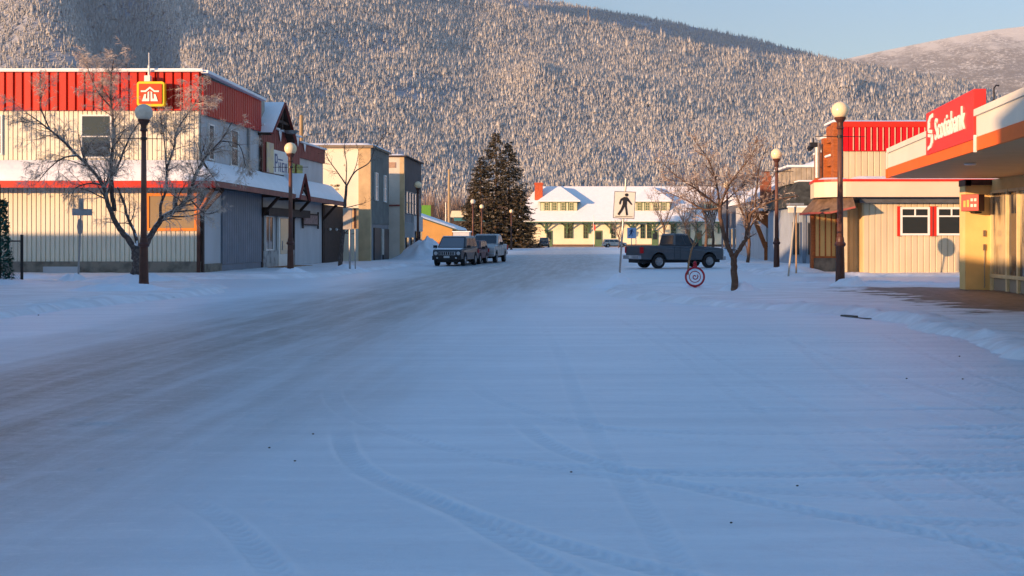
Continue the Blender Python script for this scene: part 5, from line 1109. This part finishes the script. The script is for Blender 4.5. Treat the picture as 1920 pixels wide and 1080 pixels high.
def pickup(label, loc, rz, paint, L_=5.3, hw=0.93, H_=1.82, snowcap=False, crew=False):
    T = thing('pickup_truck', label, 'pickup', loc, rz); f = L_/2
    xr, xf_ = -f+1.08, f-0.92; wr = 0.38; ar = 0.47
    prof = [(f,0.62),(f,0.95),(f-0.05,1.05),(f-0.35,1.10),(f-1.35,1.17),(f-1.5,1.20),(-f,1.20),(-f,0.55),(-f+0.1,0.48)]
    low = [(xr-ar-0.02,0.48)]+arch(xr,ar,0.48,0.40)[::-1]+[(xr+ar+0.02,0.46),(xf_-ar-0.02,0.44)]+arch(xf_,ar,0.46,0.40)[::-1]+[(f-0.02,0.48)]
    q = MB(); body_shell(q, prof+low, hw, 0.05); q.build('body', paint, T, local=True, bevel=0.05)
    x0, x1 = (-f+1.75, f-1.55) if crew else (-f+2.0, f-1.5)
    hb, ht = hw-0.04, hw-0.17; q = MB(); c = (x0, x1, x0+0.12, x1-0.72, 1.19, H_); cabin(q, *c, hb, ht); q.build('cab', paint, T, local=True, bevel=0.09)
    A=[(c[0],-hb,c[4]),(c[1],-hb,c[4]),(c[3],-ht,c[5]),(c[2],-ht,c[5])]; m_ = (0.47 if not crew else 0.5)
    pane(T,*A,0.06,m_-0.02,0.12,0.86,0.012,GLV,'side_window'); pane(T,*A,m_+0.02,0.93,0.12,0.86,0.012,GLV,'side_window')
    B_=[(a,-b,z) for a,b,z in A]; B_=[B_[1],B_[0],B_[3],B_[2]]; pane(T,*B_,0.07,0.5,0.12,0.86,0.012,GLV,'side_window'); pane(T,*B_,0.54,0.94,0.12,0.86,0.012,GLV,'side_window')
    pane(T,(c[1],-hb,c[4]),(c[1],hb,c[4]),(c[3],ht,c[5]),(c[3],-ht,c[5]),0.06,0.94,0.1,0.9,0.012,GLV,'windscreen')
    pane(T,(c[0],hb,c[4]),(c[0],-hb,c[4]),(c[2],-ht,c[5]),(c[2],ht,c[5]),0.1,0.9,0.15,0.85,0.012,GLV,'rear_window')
    q = MB(); q.box(-f+0.08,x0-0.06,-hw+0.1,hw-0.1,1.19,1.215); q.build('bed_liner', SNOWR if snowcap else BLACK, T, local=True)
    q = MB(); q.box(-f-0.16,-f+0.03,-hw+0.03,hw-0.03,0.50,0.70); q.build('rear_bumper', CHR, T, local=True, bevel=0.02)
    q = MB(); q.box(f-0.06,f+0.13,-hw+0.02,hw-0.02,0.42,0.64); q.build('front_bumper', CHR, T, local=True, bevel=0.03)
    q = MB(); q.box(f-0.02,f+0.035,-hw+0.35,hw-0.35,0.70,0.98); g_ = q.build('grille', CHR, T, local=True)
    q = MB()
    for k in range(5): q.box(f+0.034,f+0.045,-hw+0.40+k*(2*hw-0.8)/5,-hw+0.40+(k+0.8)*(2*hw-0.8)/5,0.73,0.95)
    q.build('grille_opening', BLACK, g_, local=True)
    for s in (-1,1):
        q = MB(); q.box(f-0.05,f+0.03,s*(hw-0.18)-0.14,s*(hw-0.18)+0.14,0.76,0.97); q.build('headlight', HEADL, T, local=True)
        q = MB(); q.box(-f-0.02,-f+0.14,s*(hw-0.06)-0.075,s*(hw-0.06)+0.075,0.82,1.14); q.build('tail_light', TAILR, T, local=True)
        q = MB(); q.box(x1-0.45,x1-0.25,s*(hw+0.13)-0.12,s*(hw+0.13)+0.12,1.18,1.38); q.build('wing_mirror', BLACK, T, local=True, bevel=0.02)
        q = MB(); q.box(x0+0.95,x0+1.08,s*(hw+0.008)-0.012,s*(hw+0.008)+0.012,1.0,1.04); q.build('door_handle', CHR, T, local=True)
        for xx in (xr, xf_): wheel(T, xx, s*(hw-0.13), wr, 0.25, -s)
        q = MB(); q.box(x0+0.0,x0+0.012,s*(hw+0.001)-0.004,s*(hw+0.001)+0.004,0.5,1.16); q.box(x1-1.25,x1-1.238,s*(hw+0.001)-0.004,s*(hw+0.001)+0.004,0.5,1.16); q.build('door_gap', BLACK, T, local=True)
    q = MB(); q.box(-f-0.17,-f-0.15,-0.18,0.18,0.54,0.68); q.box(f+0.13,f+0.15,-0.18,0.18,0.46,0.60); q.build('number_plate', PLAT, T, local=True)
    q = MB(); q.box(-f+0.05,f-0.1,-hw+0.3,hw-0.3,0.30,0.5); q.build('chassis', BLACK, T, local=True)
    if snowcap: 
        q = MB(); q.box(c[2]+0.1,c[3]-0.02,-ht+0.08,ht-0.08,H_,H_+0.04); q.build('roof_snow', SNOWR, T, local=True, bevel=0.02)
    return T
GP = mat('dark_grey_paint',(0.075,0.088,0.105),0.32,0.08,2,spec=0.5); SP_ = mat('dusty_silver_paint',(0.55,0.55,0.55),0.5,0.2,2)
TRK = pickup('dark grey pickup truck crossing the street, tailgate towards the viewer', (4.78,61.6,0.03), math.radians(25), GP, 5.1, 0.92, 1.86)
pickup('silver white pickup parked on the left, facing the viewer, right of the small car', (-6.72,77.25,0.03), math.radians(-95), SP_, 5.5, 0.95, 1.86, True, True)
def suv(name, label, loc, rz, paint, L_, hw, H_, cat, hood=1.02, snow=0, wr=0.36):
    T = thing(name, label, cat, loc, rz); f = L_/2; xr, xf_ = -f+0.85, f-0.82; ar = wr+0.08
    prof = [(f,0.52),(f,hood-0.18),(f-0.08,hood-0.08),(f-0.95,hood+0.02),(-f,hood+0.04),(-f,0.5),(-f+0.1,0.4)]
    low = [(xr-ar-0.02,0.4)]+arch(xr,ar,0.40,wr)[::-1]+[(xr+ar+0.02,0.36),(xf_-ar-0.02,0.36)]+arch(xf_,ar,0.40,wr)[::-1]+[(f-0.02,0.42)]
    q = MB(); body_shell(q, prof+low, hw, 0.07); q.build('body', paint, T, local=True, bevel=0.06)
    c = (-f+0.04, f-0.98, -f+0.25, f-1.65, hood+0.02, H_); hb, ht = hw-0.04, hw-0.17; q = MB(); cabin(q,*c,hb,ht); q.build('cab', paint, T, local=True, bevel=0.1)
    A=[(c[0],-hb,c[4]),(c[1],-hb,c[4]),(c[3],-ht,c[5]),(c[2],-ht,c[5])]; B_=[(a,-b,z) for a,b,z in A]; B_=[B_[1],B_[0],B_[3],B_[2]]
    for Q_ in (A,B_):
        for u0,u1 in ((0.06,0.32),(0.35,0.62),(0.65,0.92)): pane(T,*Q_,u0,u1,0.14,0.86,0.012,GLV,'side_window')
    pane(T,(c[1],-hb,c[4]),(c[1],hb,c[4]),(c[3],ht,c[5]),(c[3],-ht,c[5]),0.07,0.93,0.08,0.92,0.012,glass('frosty_glass',(0.16,0.18,0.21),0.5) if snow else GLV,'windscreen')
    pane(T,(c[0],hb,c[4]),(c[0],-hb,c[4]),(c[2],-ht,c[5]),(c[2],ht,c[5]),0.1,0.9,0.15,0.85,0.012,GLV,'rear_window')
    q = MB(); q.box(f-0.05,f+0.10,-hw+0.04,hw-0.04,0.36,0.60); q.build('front_bumper', BLACK if snow else paint, T, local=True, bevel=0.03)
    q = MB(); q.box(-f-0.1,-f+0.05,-hw+0.04,hw-0.04,0.36,0.60); q.build('rear_bumper', paint, T, local=True, bevel=0.03)
    q = MB(); q.box(f-0.02,f+0.03,-hw+0.42,hw-0.42,0.64,0.84); g_ = q.build('grille', CHR, T, local=True)
    q = MB()
    for k in range(7): q.box(f+0.029,f+0.04,-hw+0.45+k*(2*hw-0.9)/7,-hw+0.45+(k+0.65)*(2*hw-0.9)/7,0.66,0.82)
    q.build('grille_opening', BLACK, g_, local=True)
    for s in (-1,1):
        q = MB(); q.lathe([(0.11,0),(0.10,0.03)],14); q.xf(Matrix.Translation((f-0.01,s*(hw-0.24),0.74)) @ Matrix.Rotation(math.radians(90),4,'Y')); q.build('headlight', HEADL, T, local=True)
        q = MB(); q.lathe([(0.05,0),(0.05,0.03)],10); q.xf(Matrix.Translation((f+0.09,s*(hw-0.35),0.48)) @ Matrix.Rotation(math.radians(90),4,'Y')); q.build('fog_light', HEADL, T, local=True)
        q = MB(); q.box(-f-0.02,-f+0.1,s*(hw-0.05)-0.06,s*(hw-0.05)+0.06,0.72,0.95); q.build('tail_light', TAILR, T, local=True)
        q = MB(); q.box(c[1]-0.35,c[1]-0.18,s*(hw+0.11)-0.11,s*(hw+0.11)+0.11,hood+0.02,hood+0.18); q.build('wing_mirror', BLACK, T, local=True, bevel=0.02)
        for xx in (xr, xf_): wheel(T, xx, s*(hw-0.12), wr, 0.23, -s)
    q = MB(); q.box(f+0.10,f+0.115,-0.17,0.17,0.48,0.60); q.build('number_plate', PLAT, T, local=True)
    q = MB(); q.box(-f+0.1,f-0.1,-hw+0.3,hw-0.3,0.22,0.42); q.build('chassis', BLACK, T, local=True)
    if snow:
        q = MB(); q.box(c[2]+0.05,c[3]-0.02,-ht+0.05,ht-0.05,H_,H_+0.05); q.build('roof_snow', SNOWR, T, local=True, bevel=0.02)
        q = MB(); q.add([(f-0.90,-hw+0.12,hood+0.035),(f-0.12,-hw+0.14,hood-0.06),(f-0.12,hw-0.14,hood-0.06),(f-0.90,hw-0.12,hood+0.035)],[(0,1,2,3)]); q.build('bonnet_frost', SNOWR, T, local=True)
    return T
BP_ = mat('dark_navy_paint',(0.035,0.045,0.06),0.35,0.1,2,spec=0.5); RDP = mat('dirty_red_paint',(0.22,0.12,0.13),0.6,0.3,3)
suv('parked_suv','dark snow dusted four wheel drive parked on the left, nose to the viewer',(-7.75,67.5,0.03),math.radians(-97),BP_,4.4,0.90,1.70,'suv',1.02,1)
suv('parked_car','dirty reddish grey car squeezed between the dark four wheel drive and the silver pickup',(-7.35,72.15,0.03),math.radians(-95),RDP,3.9,0.84,1.48,'car',0.92,0,0.32)
suv('distant_suv','black four wheel drive parked at the left end of the station',(-7.9,212,0.0),math.radians(-90),BP_,4.6,0.95,1.85,'suv',1.05,0)
suv('distant_car','pale snow covered car parked before the station, left of the crossing sign',(5.2,214,0.0),math.radians(10),mat('frosted_white_paint',(0.6,0.55,0.5),0.6),4.4,0.88,1.5,'car',0.95,1)
# ---------------------------------------------------------------- bare trees
def limb(mb, p, d, L_, r, lv, rnd, P, out):
    n = P['seg'][min(lv, len(P['seg'])-1)]; pts = [p]; rad = [r]; dd = d.normalized(); cur = p
    for i in range(n):
        w = P['wob'][min(lv, len(P['wob'])-1)]
        dd = (dd+Vector((rnd.gauss(0,w),rnd.gauss(0,w),rnd.gauss(0,w)))+Vector((0,0,P['up'][min(lv,len(P['up'])-1)]))).normalized()
        cur = cur+dd*(L_/n); pts.append(cur); rad.append(r*(1-(i+1)/n*0.72))
    big = lv < P['split']
    (mb if big else out).tube(pts, rad, 7 if lv == 0 else (5 if lv == 1 else 3), cap=False)
    if lv >= P['depth']: return
    k = P['kids'][lv]
    for j in range(k):
        t = rnd.uniform(P['t0'], 1.0)*n; i = min(int(t), n-1); f = t-i; q = pts[i].lerp(pts[i+1], f); bd = (pts[i+1]-pts[i]).normalized()
        ax = bd.orthogonal().normalized(); ax.rotate(Matrix.Rotation(rnd.uniform(0, 2*math.pi), 3, bd)); a = rnd.uniform(*P['ang'])
        nd = bd*math.cos(a)+ax*math.sin(a); nl = L_*rnd.uniform(*P['len'])*(1-0.35*t/n)
        limb(mb, q, nd, nl, max(P['rmin'], rad[i]*P['rk']), lv+1, rnd, P, out)
def bare_tree(name, label, base, stems, P, seed, bark, twig, group=None):
    T = thing(name, label, 'tree', base, group=group); rnd = random.Random(seed); mb = MB(); tw = MB(); sn = MB()
    for pts, r0, r1, kids, kl in stems:
        # smooth given stem
        P_ = [Vector(p) for p in pts]; Q = []; 
        for i in range(len(P_)-1):
            a = P_[max(i-1,0)]; b_ = P_[i]; c = P_[i+1]; d = P_[min(i+2,len(P_)-1)]
            for s in range(5):
                f = s/5; Q.append(0.5*((2*b_)+(c-a)*f+(2*a-5*b_+4*c-d)*f*f+(-a+3*b_-3*c+d)*f**3))
        Q.append(P_[-1]); n = len(Q)-1; rad = [r0+(r1-r0)*(i/n)**0.8 for i in range(n+1)]
        Q = [q+Vector((rnd.gauss(0,rad[i]*0.12),rnd.gauss(0,rad[i]*0.12),0)) for i, q in enumerate(Q)]
        mb.tube(Q, rad, 9, cap=True)
        # snow lodged on the upper side of slanting parts
        for i in range(n):
            d = Q[i+1]-Q[i]
            if d.length > 1e-5 and abs(d.normalized().z) < 0.93 and rad[i] > 0.03 and rnd.random() < P.get('snow', 0.7):
                sn.tube([Q[i]+Vector((0,0,rad[i]*0.75)), Q[i+1]+Vector((0,0,rad[i+1]*0.75))], [rad[i]*0.62, rad[i+1]*0.62], 6)
        for j in range(kids):
            t = rnd.uniform(P.get('s0',0.25), 1.0)*n; i = min(int(t), n-1); q = Q[i].lerp(Q[i+1], t-i); bd = (Q[i+1]-Q[i]).normalized()
            ax = bd.orthogonal().normalized(); ax.rotate(Matrix.Rotation(rnd.uniform(0, 2*math.pi), 3, bd)); a = rnd.uniform(*P['ang'])
            limb(mb, q, bd*math.cos(a)+ax*math.sin(a), kl*rnd.uniform(0.6,1.1)*(1-0.4*t/n), max(P['rmin'],rad[i]*0.45), 1, rnd, P, tw)
    mb.build('trunk', bark, T, smooth=True); tw.build('crown', twig, T)
    if sn.v: tag(sn.build('lodged_snow', SNOWR, T, smooth=True), kind='stuff')
    return T
BARK = mat('birch_bark_dark',(0.075,0.055,0.05),0.9,0.3,14,0.01,col2=(0.15,0.12,0.11)); BARK2 = mat('brown_bark',(0.15,0.09,0.06),0.9,0.25,10,0.01)
TWIG = mat('frosted_twigs',(0.66,0.56,0.48),0.8,0.1,4,col2=(0.34,0.25,0.20),thr=0.52); TWIG2 = mat('brown_twigs',(0.28,0.19,0.14),0.8,0.15,4,col2=(0.58,0.49,0.42),thr=0.52); TWD = mat('dark_twigs',(0.06,0.045,0.04),0.8,0.15,4)
def pt(px, py, Y, dy=0): z = 1.6+(448-py)*Y/2133; return ((px-1100)*Y/2133*(1), Y+dy, z)
Y1 = 39.2
PB = dict(seg=[5,5,4,3,3], wob=[.1,.16,.22,.28], up=[.02,.02,-.05,-.16], depth=4, kids=[6,7,6,4], t0=0.1, ang=(0.3,0.95), len=(0.42,0.8), rk=0.5, rmin=0.004, split=2, snow=0.75, s0=0.22)
def S_(pix, dys, r0, r1, kids, kl, Y=Y1): return ([pt(x,y,Y,dy) for (x,y),dy in zip(pix,dys)], r0, r1, kids, kl)
bare_tree('birch_tree','big leafless birch with frosty twigs and snowy forks, before the store',(-15.3,Y1,0),[
 S_([(257,537),(257,505),(256,478),(254,465)],[0,0,0,0],0.22,0.14,0,1),
 S_([(257,470),(240,445),(222,418),(210,385),(204,352),(190,325),(160,290),(135,262),(105,235),(88,222)],[0,-.1,-.2,-.3,-.4,-.6,-.8,-1,-1.2,-1.3],0.115,0.016,26,1.5),
 S_([(214,395),(207,350),(205,300),(207,250),(200,200),(196,150),(200,105)],[0,.1,.2,.3,.4,.5,.6],0.085,0.012,44,1.2),
 S_([(212,330),(222,290),(235,250),(250,220)],[.1,.3,.5,.7],0.05,0.015,10,1.2),
 S_([(258,470),(247,440),(228,405),(218,375),(205,350)],[0,.3,.5,.6,.7],0.07,0.03,4,1.2),
 S_([(257,478),(280,447),(302,412),(330,392),(352,368),(362,330),(382,290),(405,262),(425,225)],[0,.0,.0,.1,.1,.2,.3,.5,.6],0.125,0.016,34,1.45),
 S_([(302,414),(305,385),(318,355),(320,318),(318,265),(312,215)],[0,-.2,-.3,-.4,-.5,-.6],0.06,0.012,20,1.1),
 S_([(320,318),(336,280),(345,245),(372,205),(392,165)],[-.4,-.5,-.6,-.6,-.5],0.045,0.01,26,1.2),
 S_([(165,295),(140,300),(115,322),(100,345)],[-.8,-.9,-1,-1.1],0.035,0.01,9,1.1),
 S_([(205,350),(185,345),(160,352),(150,370)],[-.4,-.5,-.6,-.7],0.04,0.01,9,1.0),
 S_([(352,370),(380,398),(400,400),(418,392)],[.1,0,-.1,-.2],0.03,0.01,5,0.8),
 S_([(200,200),(175,165),(160,120)],[.4,.2,.1],0.03,0.01,12,1.1),
 S_([(120,250),(105,205),(115,165)],[-1,-1.1,-1.1],0.03,0.01,7,1.0),
 S_([(405,262),(440,270),(452,310)],[.5,.5,.5],0.025,0.01,9,1.0),
 ], PB, 11, BARK, TWIG)
Y2 = 31.9
PC = dict(PB, kids=[5,4,3,3], depth=4, up=[.02,.04,.03,.02], len=(0.42,0.7), ang=(0.35,1.0), rmin=0.006, snow=0.35)
S2 = lambda *a: S_(*a, Y=Y2)
bare_tree('street_tree','leafless brown street tree with a forked trunk beside the red ring rack',(4.13,Y2,0),[
 S2([(1376,556),(1377,520),(1376,490),(1375,477)],[0,0,0,0],0.105,0.085,0,1),
 S2([(1374,482),(1362,455),(1355,430),(1350,405),(1350,385)],[0,0,0,0,0],0.07,0.052,0,1),
 S2([(1350,388),(1335,378),(1310,360),(1285,345),(1262,330),(1242,312)],[0,-.1,-.3,-.5,-.6,-.7],0.038,0.009,26,0.8),
 S2([(1350,390),(1320,392),(1290,375),(1262,362),(1240,352)],[0,.2,.4,.6,.7],0.032,0.008,20,0.75),
 S2([(1350,388),(1345,350),(1338,320),(1325,290),(1305,262)],[0,.1,.2,.3,.4],0.038,0.008,28,0.75),
 S2([(1350,388),(1362,355),(1378,330),(1402,300),(1418,272)],[0,-.1,-.1,-.2,-.3],0.034,0.008,26,0.75),
 S2([(1352,385),(1375,365),(1400,345),(1430,322)],[0,.3,.5,.8],0.028,0.008,22,0.7),
 S2([(1377,482),(1390,462),(1400,442),(1404,418),(1410,398),(1432,384),(1458,374),(1492,368)],[0,0,0,0,0,-.1,-.2,-.3],0.075,0.014,12,0.7),
 S2([(1415,395),(1420,350),(1425,310),(1438,280)],[0,.1,.1,.2],0.03,0.008,10,0.7),
 ], PC, 5, BARK2, TWIG2)
Y3 = 50.0
S3 = lambda *a: S_(*a, Y=Y3)
bare_tree('young_tree','slim sapling catching the sun in front of the dark pickup',(4.45,Y3,0),[
 S3([(1289,516),(1292,490),(1297,468),(1302,455)],[0,0,0,0],0.05,0.035,0,1),
 S3([(1300,462),(1290,440),(1282,418),(1270,395)],[0,0,-.2,-.3],0.03,0.008,16,0.9),
 S3([(1300,460),(1306,430),(1304,405),(1310,380)],[0,0,.2,.3],0.03,0.008,18,0.9),
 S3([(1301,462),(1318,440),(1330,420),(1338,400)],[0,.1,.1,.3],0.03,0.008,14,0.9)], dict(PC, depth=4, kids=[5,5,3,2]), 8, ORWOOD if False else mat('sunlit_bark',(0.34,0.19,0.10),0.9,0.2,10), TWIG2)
Y4 = 55.0
S4 = lambda *a: S_(*a, Y=Y4)
bare_tree('thin_tree','thin dark leafless tree against the pale stucco wall',(-11.9,Y4,0),[
 S4([(636,514),(640,470),(645,420),(647,380),(650,345)],[0,0,0,0,0],0.12,0.06,4,1.2),
 S4([(650,348),(635,325),(618,300),(610,280)],[0,-.1,-.2,-.3],0.04,0.01,9,0.9),
 S4([(650,348),(665,322),(690,305),(700,280),(718,250)],[0,.1,.2,.3,.3],0.045,0.01,9,0.9),
 S4([(648,350),(650,310),(645,280),(648,255)],[0,0,.1,.1],0.03,0.01,9,0.8),
 S4([(655,340),(668,310),(672,280)],[0,0,.1],0.025,0.01,6,0.7),
 S4([(647,390),(665,385),(685,380)],[0,.1,.1],0.025,0.01,5,0.7)], dict(PC, depth=3, kids=[4,3,2,2], snow=0.2), 9, BARK, TWD)
# more leafless trees in the middle distance on the right
def simple_tree(x, y, h, seed, label, tw=TWIG2, nm='bare_tree'):
    r = random.Random(seed); st = [([(x,y,0),(x+.1,y,h*0.2),(x,y,h*0.42)], h*0.018, h*0.012, 4, h*0.3)]
    for k in range(6):
        a = k*1.05+r.uniform(-.3,.3); s = h*0.3*r.uniform(.6,1.1); st.append(([(x,y,h*(0.28+0.03*k)),(x+s*.45*math.cos(a),y+s*.45*math.sin(a),h*0.6),(x+s*math.cos(a),y+s*math.sin(a),h*r.uniform(.8,1))], h*0.009, 0.012, 12, h*0.22))
    bare_tree(nm, label, (x,y,0), st, dict(PC, depth=3, kids=[5,4,3,2], rmin=0.012, snow=0.1), seed, BARK2, tw)
simple_tree(9.9,70,6.5,21,'small leafless tree behind the pickup, nearest of three up the right side')
simple_tree(10.8,98,8,22,'leafless tree up the right side in front of the dark shop')
simple_tree(13.8,132,11,23,'tallest of the leafless trees near the right end of the station')
simple_tree(11.5,170,9,25,'leafless tree beside the station far behind the pickup')
simple_tree(16.5,190,10,26,'far leafless tree in front of the station roof on its right')
simple_tree(5.5,196,5,27,'low leafless tree before the station door, right of the blue sign')
# ---------------------------------------------------------------- spruces
NEED = island_mat('spruce_needles', [(0,(0.055,0.05,0.03)),(0.5,(0.10,0.082,0.05)),(0.972,(0.19,0.14,0.085)),(0.975,(0.55,0.52,0.5)),(1,(0.7,0.68,0.66))])
def spruce(x, y, h, rmax, seed, label, z0=0.4, pw=0.72):
    T = thing('spruce_tree', label, 'tree', (x,y,0), group='big spruces before the station'); rg = np.random.default_rng(seed); q = MB(); q.tube([(x,y,0),(x,y,h*0.97)],[0.32,0.03],8); q.build('trunk', BARK2, T)
    V = []; z = z0; br = []
    while z < h*0.985:
        f = z/h; R_ = rmax*(1-f)**pw*(0.95+0.15*math.sin(z*1.9)); n = int(7+11*(1-f))
        for k in range(n):
            a = rg.uniform(0, 2*math.pi); L_ = R_*rg.uniform(0.62,1.12)+0.15; br.append((z+rg.uniform(-.2,.2), a, L_))
        z += 0.30+0.22*(1-f)
    P = []
    for z, a, L_ in br:
        k = int(10+26*L_/rmax*1.5); t = rg.uniform(0.12, 1, k)**0.7; d = np.array([math.cos(a), math.sin(a)]); nrm = np.array([-d[1], d[0]])
        lat = rg.normal(0, 0.22, k)*(0.35+L_*0.16)*(1.15-t); r = t*L_
        zz_ = z-0.28*L_*t+0.16*L_*t**2.2+rg.normal(0, 0.07, k)
        px_ = x+d[0]*r+nrm[0]*lat; py_ = y+d[1]*r+nrm[1]*lat; s = rg.uniform(0.16,0.36,k)
        # each tuft: a drooping triangle pointing outward
        o = rg.normal(0,0.5,(k,2)); tip = np.stack([px_+(d[0]+o[:,0]*.6)*s*1.25, py_+(d[1]+o[:,1]*.6)*s*1.25, zz_-s*rg.uniform(-.15,.75,k)],1)
        a1 = np.stack([px_+nrm[0]*s*.5, py_+nrm[1]*s*.5, zz_+rg.uniform(-.1,.12,k)],1); a2 = np.stack([px_-nrm[0]*s*.5, py_-nrm[1]*s*.5, zz_+rg.uniform(-.1,.12,k)],1)
        P.append(np.stack([a1,a2,tip],1))
    P = np.concatenate(P).reshape(-1,3)-np.array([x,y,0]); F = np.arange(len(P)).reshape(-1,3); o = np_mesh('crown', P, F, NEED); o.parent = T
    return T
SYY = 196
spruce((930-1100)*SYY/2133, SYY, 20.2, 7.2, 1, 'tallest spruce, the central spire of the clump before the station')
spruce((953-1100)*SYY/2133, SYY+1.5, 18.4, 6.6, 2, 'slightly shorter spruce at the right side of the clump')
spruce((903-1100)*SYY/2133, SYY-1.5, 15.6, 5.0, 3, 'lower spruce at the left side of the clump')
spruce((978-1100)*SYY/2133, SYY-1, 10.0, 3.6, 4, 'short spruce at the right foot of the clump beside the station', pw=0.7)
spruce((885-1100)*SYY/2133, SYY+2, 10.2, 3.4, 5, 'shortest spruce at the left foot of the clump', pw=0.7)
# tinsel tree at the left edge
T = thing('decorated_tree','dark green artificial tree with teal tinsel at the left edge of the pavement','decoration',(-19.4,37.6,0))
rg = np.random.default_rng(3); n = 2600; z = rg.uniform(0.1,2.9,n)**1.0; R_ = (0.42*(1-z/4.2)+0.03)*rg.uniform(0.5,1.1,n)**0.5; a = rg.uniform(0,2*math.pi,n); c = np.stack([R_*np.cos(a),R_*np.sin(a),z],1); c = c[c[:,2]<3.1]
d1 = rg.normal(0,0.05,c.shape); d2 = rg.normal(0,0.05,c.shape); P = np.stack([c,c+d1,c+d2],1).reshape(-1,3); o = np_mesh('foliage', P, np.arange(len(P)).reshape(-1,3), island_mat('dark_green_tinsel',[(0,(0.01,0.03,0.02)),(0.8,(0.02,0.07,0.05)),(1,(0.03,0.18,0.16))])); o.parent = T
q = MB(); q.tube([(-19.4,37.6,0),(-19.4,37.6,3.4)],[0.06,0.03],6); q.build('stem', BLACK, T)
q = MB(); q.tube([(-19.4+0.33*(1-z/5)*math.cos(z*6),37.6+0.33*(1-z/5)*math.sin(z*6),z+0.1) for z in np.linspace(0,2.9,80)],0.02,5); q.build('tinsel', mat('teal_tinsel',(0.02,0.22,0.22),0.3,0.1,8), T)
# wires
def wire(name, a, b_, sag, label):
    q = MB(); A = Vector(a); B = Vector(b_); q.tube([A.lerp(B,t)-Vector((0,0,sag*4*t*(1-t))) for t in np.linspace(0,1,20)],0.012,4,cap=False); tag(q.build(name, BLACK), label, 'cable')
wire('overhead_cable',(-19.5,92,9.5),(-13.7,93,7.6),0.4,'thin cable from the wooden pole down to the dark upper walled building')
# litter on the snow
def clod(x, y, s, label):
    q = MB(); q.ball((x,y,0.045), s, 8, 0.5); o = q.build('dirt_clod', mat('dark_grit',(0.07,0.055,0.045),0.95,0.3,30,0.003)); tag(o, label, 'clod', 'dirt clods scattered on the snowy road')
rg = random.Random(12)
for i, (px, py) in enumerate([(72,592),(587,817),(553,868),(1071,889),(1495,915),(1799,670),(1700,712),(1805,713),(505,843),(1371,985)]):
    Yc = 1.57*2133/(py-448); clod((px-1100)*Yc/2133, Yc, 0.005+0.0006*Yc, 'dark crumb of dirt lying on the open snowy road')
# ---------------------------------------------------------------- cold haze over the valley
hm = bpy.data.materials.new('valley_haze'); hm.use_nodes = True; hn = hm.node_tree; hn.nodes.remove(hn.nodes['Principled BSDF'])
pv = hn.nodes.new('ShaderNodeVolumePrincipled'); pv.inputs['Color'].default_value = (0.82,0.86,0.95,1); pv.inputs['Density'].default_value = 4.6e-5; pv.inputs['Anisotropy'].default_value = 0.2
hn.links.new(pv.outputs[0], hn.nodes['Material Output'].inputs['Volume'])
q = MB(); q.box(-3200,5600,-160,7900,-1.1,1560); hz = q.build('haze', hm); tag(hz, kind='stuff'); hz.display_type = 'BOUNDS'
sc.cycles.volume_bounces = 0; sc.cycles.volume_step_rate = 8; sc.cycles.volume_max_steps = 64
